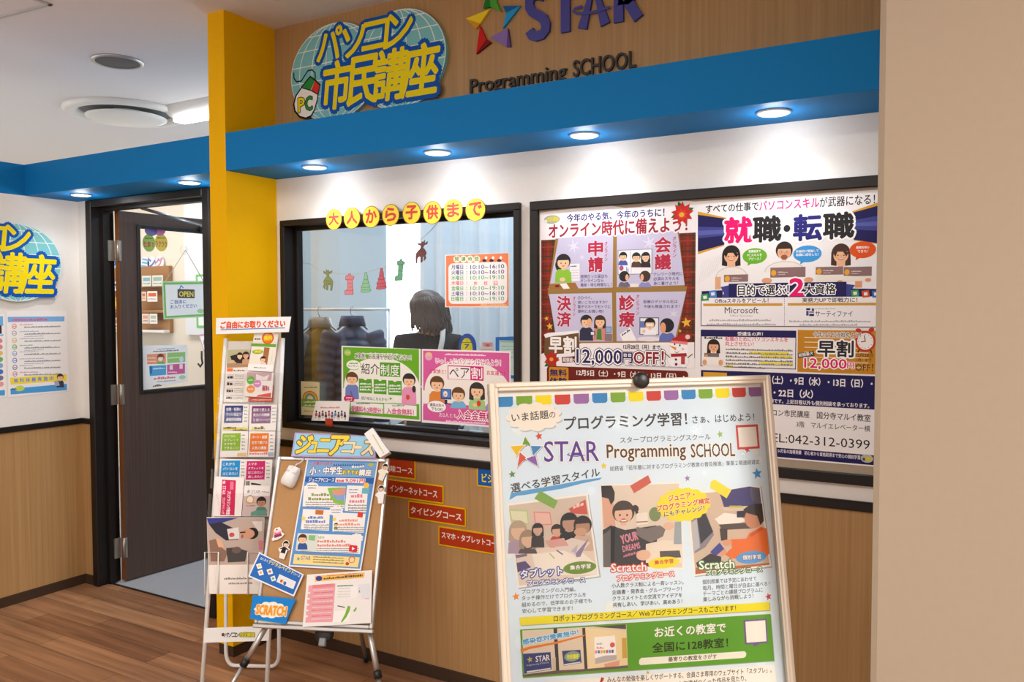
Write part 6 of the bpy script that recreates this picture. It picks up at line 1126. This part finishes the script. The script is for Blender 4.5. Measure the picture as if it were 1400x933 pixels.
a.bust(850, 240, 66, None, '#4a3c34', '#e0b498', h=1.0); a.ell(928, 212, 18, 24, '#3f322c', 40); a.ell(935, 240, 9, 16, '#3f322c'); a.ell(852, 292, 26, 9, '#b05a50'); a.ell(852, 290, 20, 5, '#f2ece6'); a.poly([(832, 388), (940, 358), (962, 470), (848, 530)], '#4a3f40'); a.text('YOUR', 840, 440, 945, 55, '#d88a98', .04, 410); a.text('DREAMS', 848, 490, 958, 38, '#d88a98', .03, 465); a.scrib(850, 525, 960, 20, '#c87a88', 495)
a.crop('Mm'); a.poly([(60, 440), (170, 415), (290, 420), (298, 560), (60, 560)], '#e6d6c2'); a.poly([(0, 330), (60, 340), (150, 320), (185, 345), (170, 390), (90, 430), (30, 400), (0, 380)], '#7a706a'); a.ell(205, 325, 34, 26, '#e0b498'); a.poly([(245, 300), (285, 295), (288, 440), (238, 440)], '#9aa0a4'); a.poly([(148, 485), (275, 480), (285, 525), (152, 530)], '#5a5450'); a.ell(45, 510, 46, 34, '#e0b498'); a.poly([(0, 245), (70, 235), (75, 310), (0, 320)], '#e8dccc'); a.line([(0, 300), (70, 296)], 6, '#8a5a50'); a.ell(118, 250, 38, 46, '#7a8a5a')
a.poly([(326, 118), (797, 70), (868, 590), (372, 650)], '#a8aeb2'); a.poly([(318, 112), (790, 65), (862, 582), (366, 645)], '#efe6da'); a.poly([(332, 124), (780, 80), (848, 570), (376, 632)], '#cdb49c')
a.poly([(528, 105), (720, 72), (785, 82), (800, 210), (560, 208)], '#4a4272'); a.poly([(722, 78), (780, 80), (800, 205), (735, 160)], '#5f5a66'); a.poly([(545, 205), (730, 195), (735, 225), (560, 228)], '#d6c0a8'); [a.ell(600+i*16, 202, 7, 9, '#c8b84a') for i in range(5)]
a.poly([(335, 150), (430, 200), (495, 380), (440, 460), (372, 500), (352, 300)], '#8a8488'); a.poly([(385, 260), (420, 200), (490, 360), (410, 440)], '#3f3c44'); a.poly([(352, 300), (384, 280), (405, 460), (365, 490)], '#b8b4b6'); a.poly([(500, 280), (560, 240), (640, 250), (700, 290), (620, 320), (530, 315)], '#ece2d4'); a.poly([(525, 315), (740, 300), (738, 340), (545, 350)], '#5a4c44'); a.poly([(530, 340), (580, 340), (580, 410), (540, 420)], '#4a3e38'); a.poly([(640, 230), (700, 225), (700, 270), (640, 270)], '#33303a'); a.poly([(700, 240), (730, 210), (745, 330), (710, 310)], '#d89a78')
a.ell(745, 278, 56, 62, '#c88a68'); a.poly([(680, 220), (720, 190), (800, 180), (812, 290), (790, 320), (770, 260), (700, 240)], '#3a322e'); a.poly([(720, 370), (790, 330), (830, 340), (848, 500), (800, 540), (600, 530), (565, 505), (600, 470), (690, 480), (610, 470), (600, 410), (700, 405)], '#e0702c'); a.poly([(720, 380), (800, 330), (808, 345), (730, 395)], '#c85a20'); a.ell(580, 430, 30, 20, '#d89a78'); a.ell(545, 490, 30, 24, '#d89a78'); a.poly([(470, 490), (530, 430), (560, 470), (500, 520)], '#4a4a90'); a.poly([(380, 560), (470, 500), (540, 520), (540, 580), (400, 610)], '#3f3a38'); a.poly([(376, 632), (380, 590), (620, 580), (848, 560), (848, 570)], '#b8623a')
a.poly([(475, 40), (500, 28), (606, 95), (575, 148), (470, 80)], '#efd63c')
a.crop('px'); a.crop('L'); a.poly([(892, 68), (1008, 0), (1028, 48), (918, 116)], '#c8604c')
a.crop('Mm'); a.ab([(u, v) for u, v in a.cloudp(302, 188, 172, 108, 16, .08)], '#f0d82c')
a.text('ジュニア・', 205, 168, 372, 38, '#c8443c', .04, 142, out=(.06, '#f6e8c8')); a.text('プログラミング検定', 132, 232, 470, 38, '#c8443c', .04, 178, out=(.06, '#f6e8c8')); a.text('にもチャレンジ！', 178, 268, 434, 34, '#4a4440', .03, 226, out=(.06, '#f6e8c8'))
a.crop('L'); ow = (.14, '#3c569c'); a.text('タブレット', 196, 660, 462, 56, '#f2ece4', .03, 636, out=ow); a.text('プログラミングコース', 236, 706, 606, 34, '#f2ece4', .03, 684, out=ow)
a.ell(572, 590, 106, 40, '#6c8c2c'); a.text('集合学習', 510, 606, 642, 30, '#f2ecdc', .03, out=(.08, '#4a5a20'))
orr = (.12, '#d0483c'); a.text('Scratch', 772, 618, 996, 52, '#f6ece2', .03, 608, out=orr); a.crop('px'); a.text('プログラミングコース', 843.5, 795.5, 922, 8, '#f6ece2', .03, 788.5, out=(.14, '#d0483c'))
a.crop('Mm'); a.ell(175, 558, 100, 37, '#efd62c'); a.text('集合学習', 116, 572, 236, 28, '#c84a3a', .03)
og = (.12, '#4a7a3a'); a.text('Scratch', 400, 602, 624, 54, '#f4eee2', .03, 590, out=og); a.text('プログラミングコース', 444, 640, 802, 34, '#f4eee2', .03, 616, out=(.16, '#4a7a3a')); a.ell(732, 524, 96, 40, '#5a9ad0'); a.text('個別学習', 678, 540, 794, 30, '#f2ecdc', .03, 534, out=(.08, '#3a4a8a'))
for t, x0, y0, x1, y1 in (('プログラミングの入門編。', 202, 758, 545, 742), ('タッチ操作だけでプログラムを', 202, 800, 612, 776), ('組めるので、低学年のお子様でも', 202, 842, 648, 814), ('安心して学習できます！', 205, 882, 526, 862)): a.crop('L').text(t, x0, y0, x1, 29, '#4c4644', .012, y1)
for t, x0, y0, x1, y1 in (('小人数クラス制による一斉レッスン。', 836.2, 804.5, 934.5, 799.5), ('企画書・発表会・グループワーク！', 836.8, 813.5, 932, 808.5), ('クラスメイトとの交流でアイデアを', 837.3, 822, 932.5, 817), ('共有しあい、学びあい、高めあう！', 837.8, 830.8, 932.5, 825.5)): a.crop('px').text(t, x0, y0, x1, 6.4, '#4c4644', .012, y1)
for t, x0, y0, x1, y1 in (('個別授業では予定にあわせて', 422, 697, 766, 674), ('毎月、時間と曜日が自由に選べる！', 424, 736, 848, 706), ('テーマごとの課題プログラムに', 426, 772, 806, 746), ('楽しみながら挑戦しよう！', 426, 808, 746, 784)): a.crop('Mm').text(t, x0, y0, x1, 30, '#4c4644', .012, y1)
a.crop('px'); a.poly([(711, 845.6), (712.2, 856.6), (1053, 835.8), (1052.6, 824.8)], '#a8a890'); a.poly([(710.3, 844.5), (711.2, 855.5), (1052.2, 834.5), (1051.6, 823.6)], '#e8d626'); a.text('ロボットプログラミングコース／ Webプログラミングコースもございます！', 757, 850.5, 1006, 8.6, '#3f3a30', .018, 835.5)
a.poly([(712, 862.2), (715.8, 928), (1059, 904.8), (1054, 840.8)], '#98a08c'); a.poly([(711, 861.2), (714.8, 927), (1058, 903.8), (1053, 839.8)], '#5f9a2e')
a.poly([(713.8, 862.5), (716.4, 924.5), (858.2, 913.2), (856.2, 854.5)], '#d9c6ae')
a.crop('N'); a.poly([(550, 380), (582, 378), (602, 765), (574, 768)], '#4a4240'); a.poly([(800, 375), (826, 372), (848, 745), (822, 750)], '#4a4240'); a.poly([(826, 375), (1180, 405), (1195, 690), (848, 745)], '#e6cda0'); a.poly([(900, 365), (1180, 345), (1182, 385)], '#5a4c48'); a.poly([(285, 600), (525, 585), (535, 735), (296, 775)], '#3f4474'); a.text('STAR', 398, 672, 518, 50, '#eee6da', .02, 655); a.star(345, 650, 30, '#b0a860', 10); a.text('Programming SCHOOL', 318, 712, 512, 18, '#c8c4cc', .0, 684); a.poly([(318, 752), (525, 722), (526, 732), (320, 766)], '#d8d2d0'); a.poly([(625, 575), (785, 565), (795, 680), (640, 705)], '#3f4870'); a.ell(714, 622, 70, 44, '#8a9a88'); a.text('市民講座', 668, 648, 768, 40, '#e0d83a', .04, 640); a.poly([(640, 690), (785, 668), (786, 678), (642, 702)], '#d8d2d0')
a.poly([(905, 455), (1085, 440), (1100, 650), (912, 690)], '#eee8e0'); a.ell(1063, 522, 22, 22, '#d05a58'); a.scrib(925, 555, 988, 18, '#e0703a'); [a.quad(910+i*24, 572-i*1, 930+i*24, 596-i*1, c_) for i, c_ in enumerate(('#c88ab0', '#5a6ab0', '#e0a040', '#8aba5a', '#c85a50', '#5a8ac8', '#6a4a80'))]; a.scrib(925, 520, 975, 22, '#9ab0c8'); a.poly([(912, 640), (1000, 615), (1098, 610), (1100, 650), (912, 690)], '#b4aca8'); a.poly([(1145, 465), (1185, 462), (1190, 635), (1150, 640)], '#c8a048'); a.poly([(990, 690), (1125, 655), (1122, 700), (1000, 730)], '#d89a80'); a.poly([(540, 640), (570, 630), (572, 745), (545, 760)], '#c8b89a'); a.poly([(290, 780), (574, 745), (850, 730), (1196, 700), (1198, 722), (292, 798)], '#6a5a50')
a.poly([(264, 560), (330, 540), (560, 498), (800, 438), (830, 432), (812, 448), (570, 515), (340, 560), (270, 590)], '#e07a2c'); a.text('感染症対策実施中！', 285, 522, 768, 48, '#4a9ac8', .05, 434, out=(.07, '#e6eef0'))
a.crop('O'); a.text('お近くの教室で', 208, 425, 776, 80, '#6a7a4a', .03, 384); a.text('お近くの教室で', 204, 420, 770, 80, '#f0eadc', .03, 378); a.text('全国に128教室！', 186, 542, 788, 78, '#33381f', .03, 496); a.poly([(95, 583), (920, 529), (934, 545), (930, 570), (915, 582), (90, 640), (78, 628), (80, 600)], '#efe6d6'); a.text('最寄りの教室をさがす', 312, 614, 698, 38, '#4a4436', .02, 588)
a.poly([(910, 282), (1095, 268), (1106, 462), (1040, 468), (1000, 495), (985, 472), (924, 476)], '#77588c'); a.poly([(926, 294), (1084, 282), (1094, 450), (936, 462)], '#efe6da')
a.crop('px'); bb_ = hb_+i_+.02
a.ab([a.L(718, 934.5), (a.L(718, 934.5)[0]+.005, bb_), (a.L(1059, 910)[0]+.01, bb_), a.L(1058.5, 909)], '#efe6da'); a.poly([(825, 931), (822, 926), (826, 928), (819, 936)], '#c8403c')
a.text('みんなの勉強を楽しくサポートする、会員さま専用のウェブサイト「スタプレ」。', 830, 934, 1054.5, 8.4, '#3f3a38', .012, 920); a.text('お友達がつくった作品を見たり、', 928, 940, 1020, 8.4, '#3f3a38', .012, 931.5)
a.v = [(min(max(x, -.297), .297), max(y, hb_+.018), z) for x, y, z in a.v]
a.build('stand_poster', 'large pale blue programming school poster behind the cover sheet of the foreground stand', 'poster', m='board')
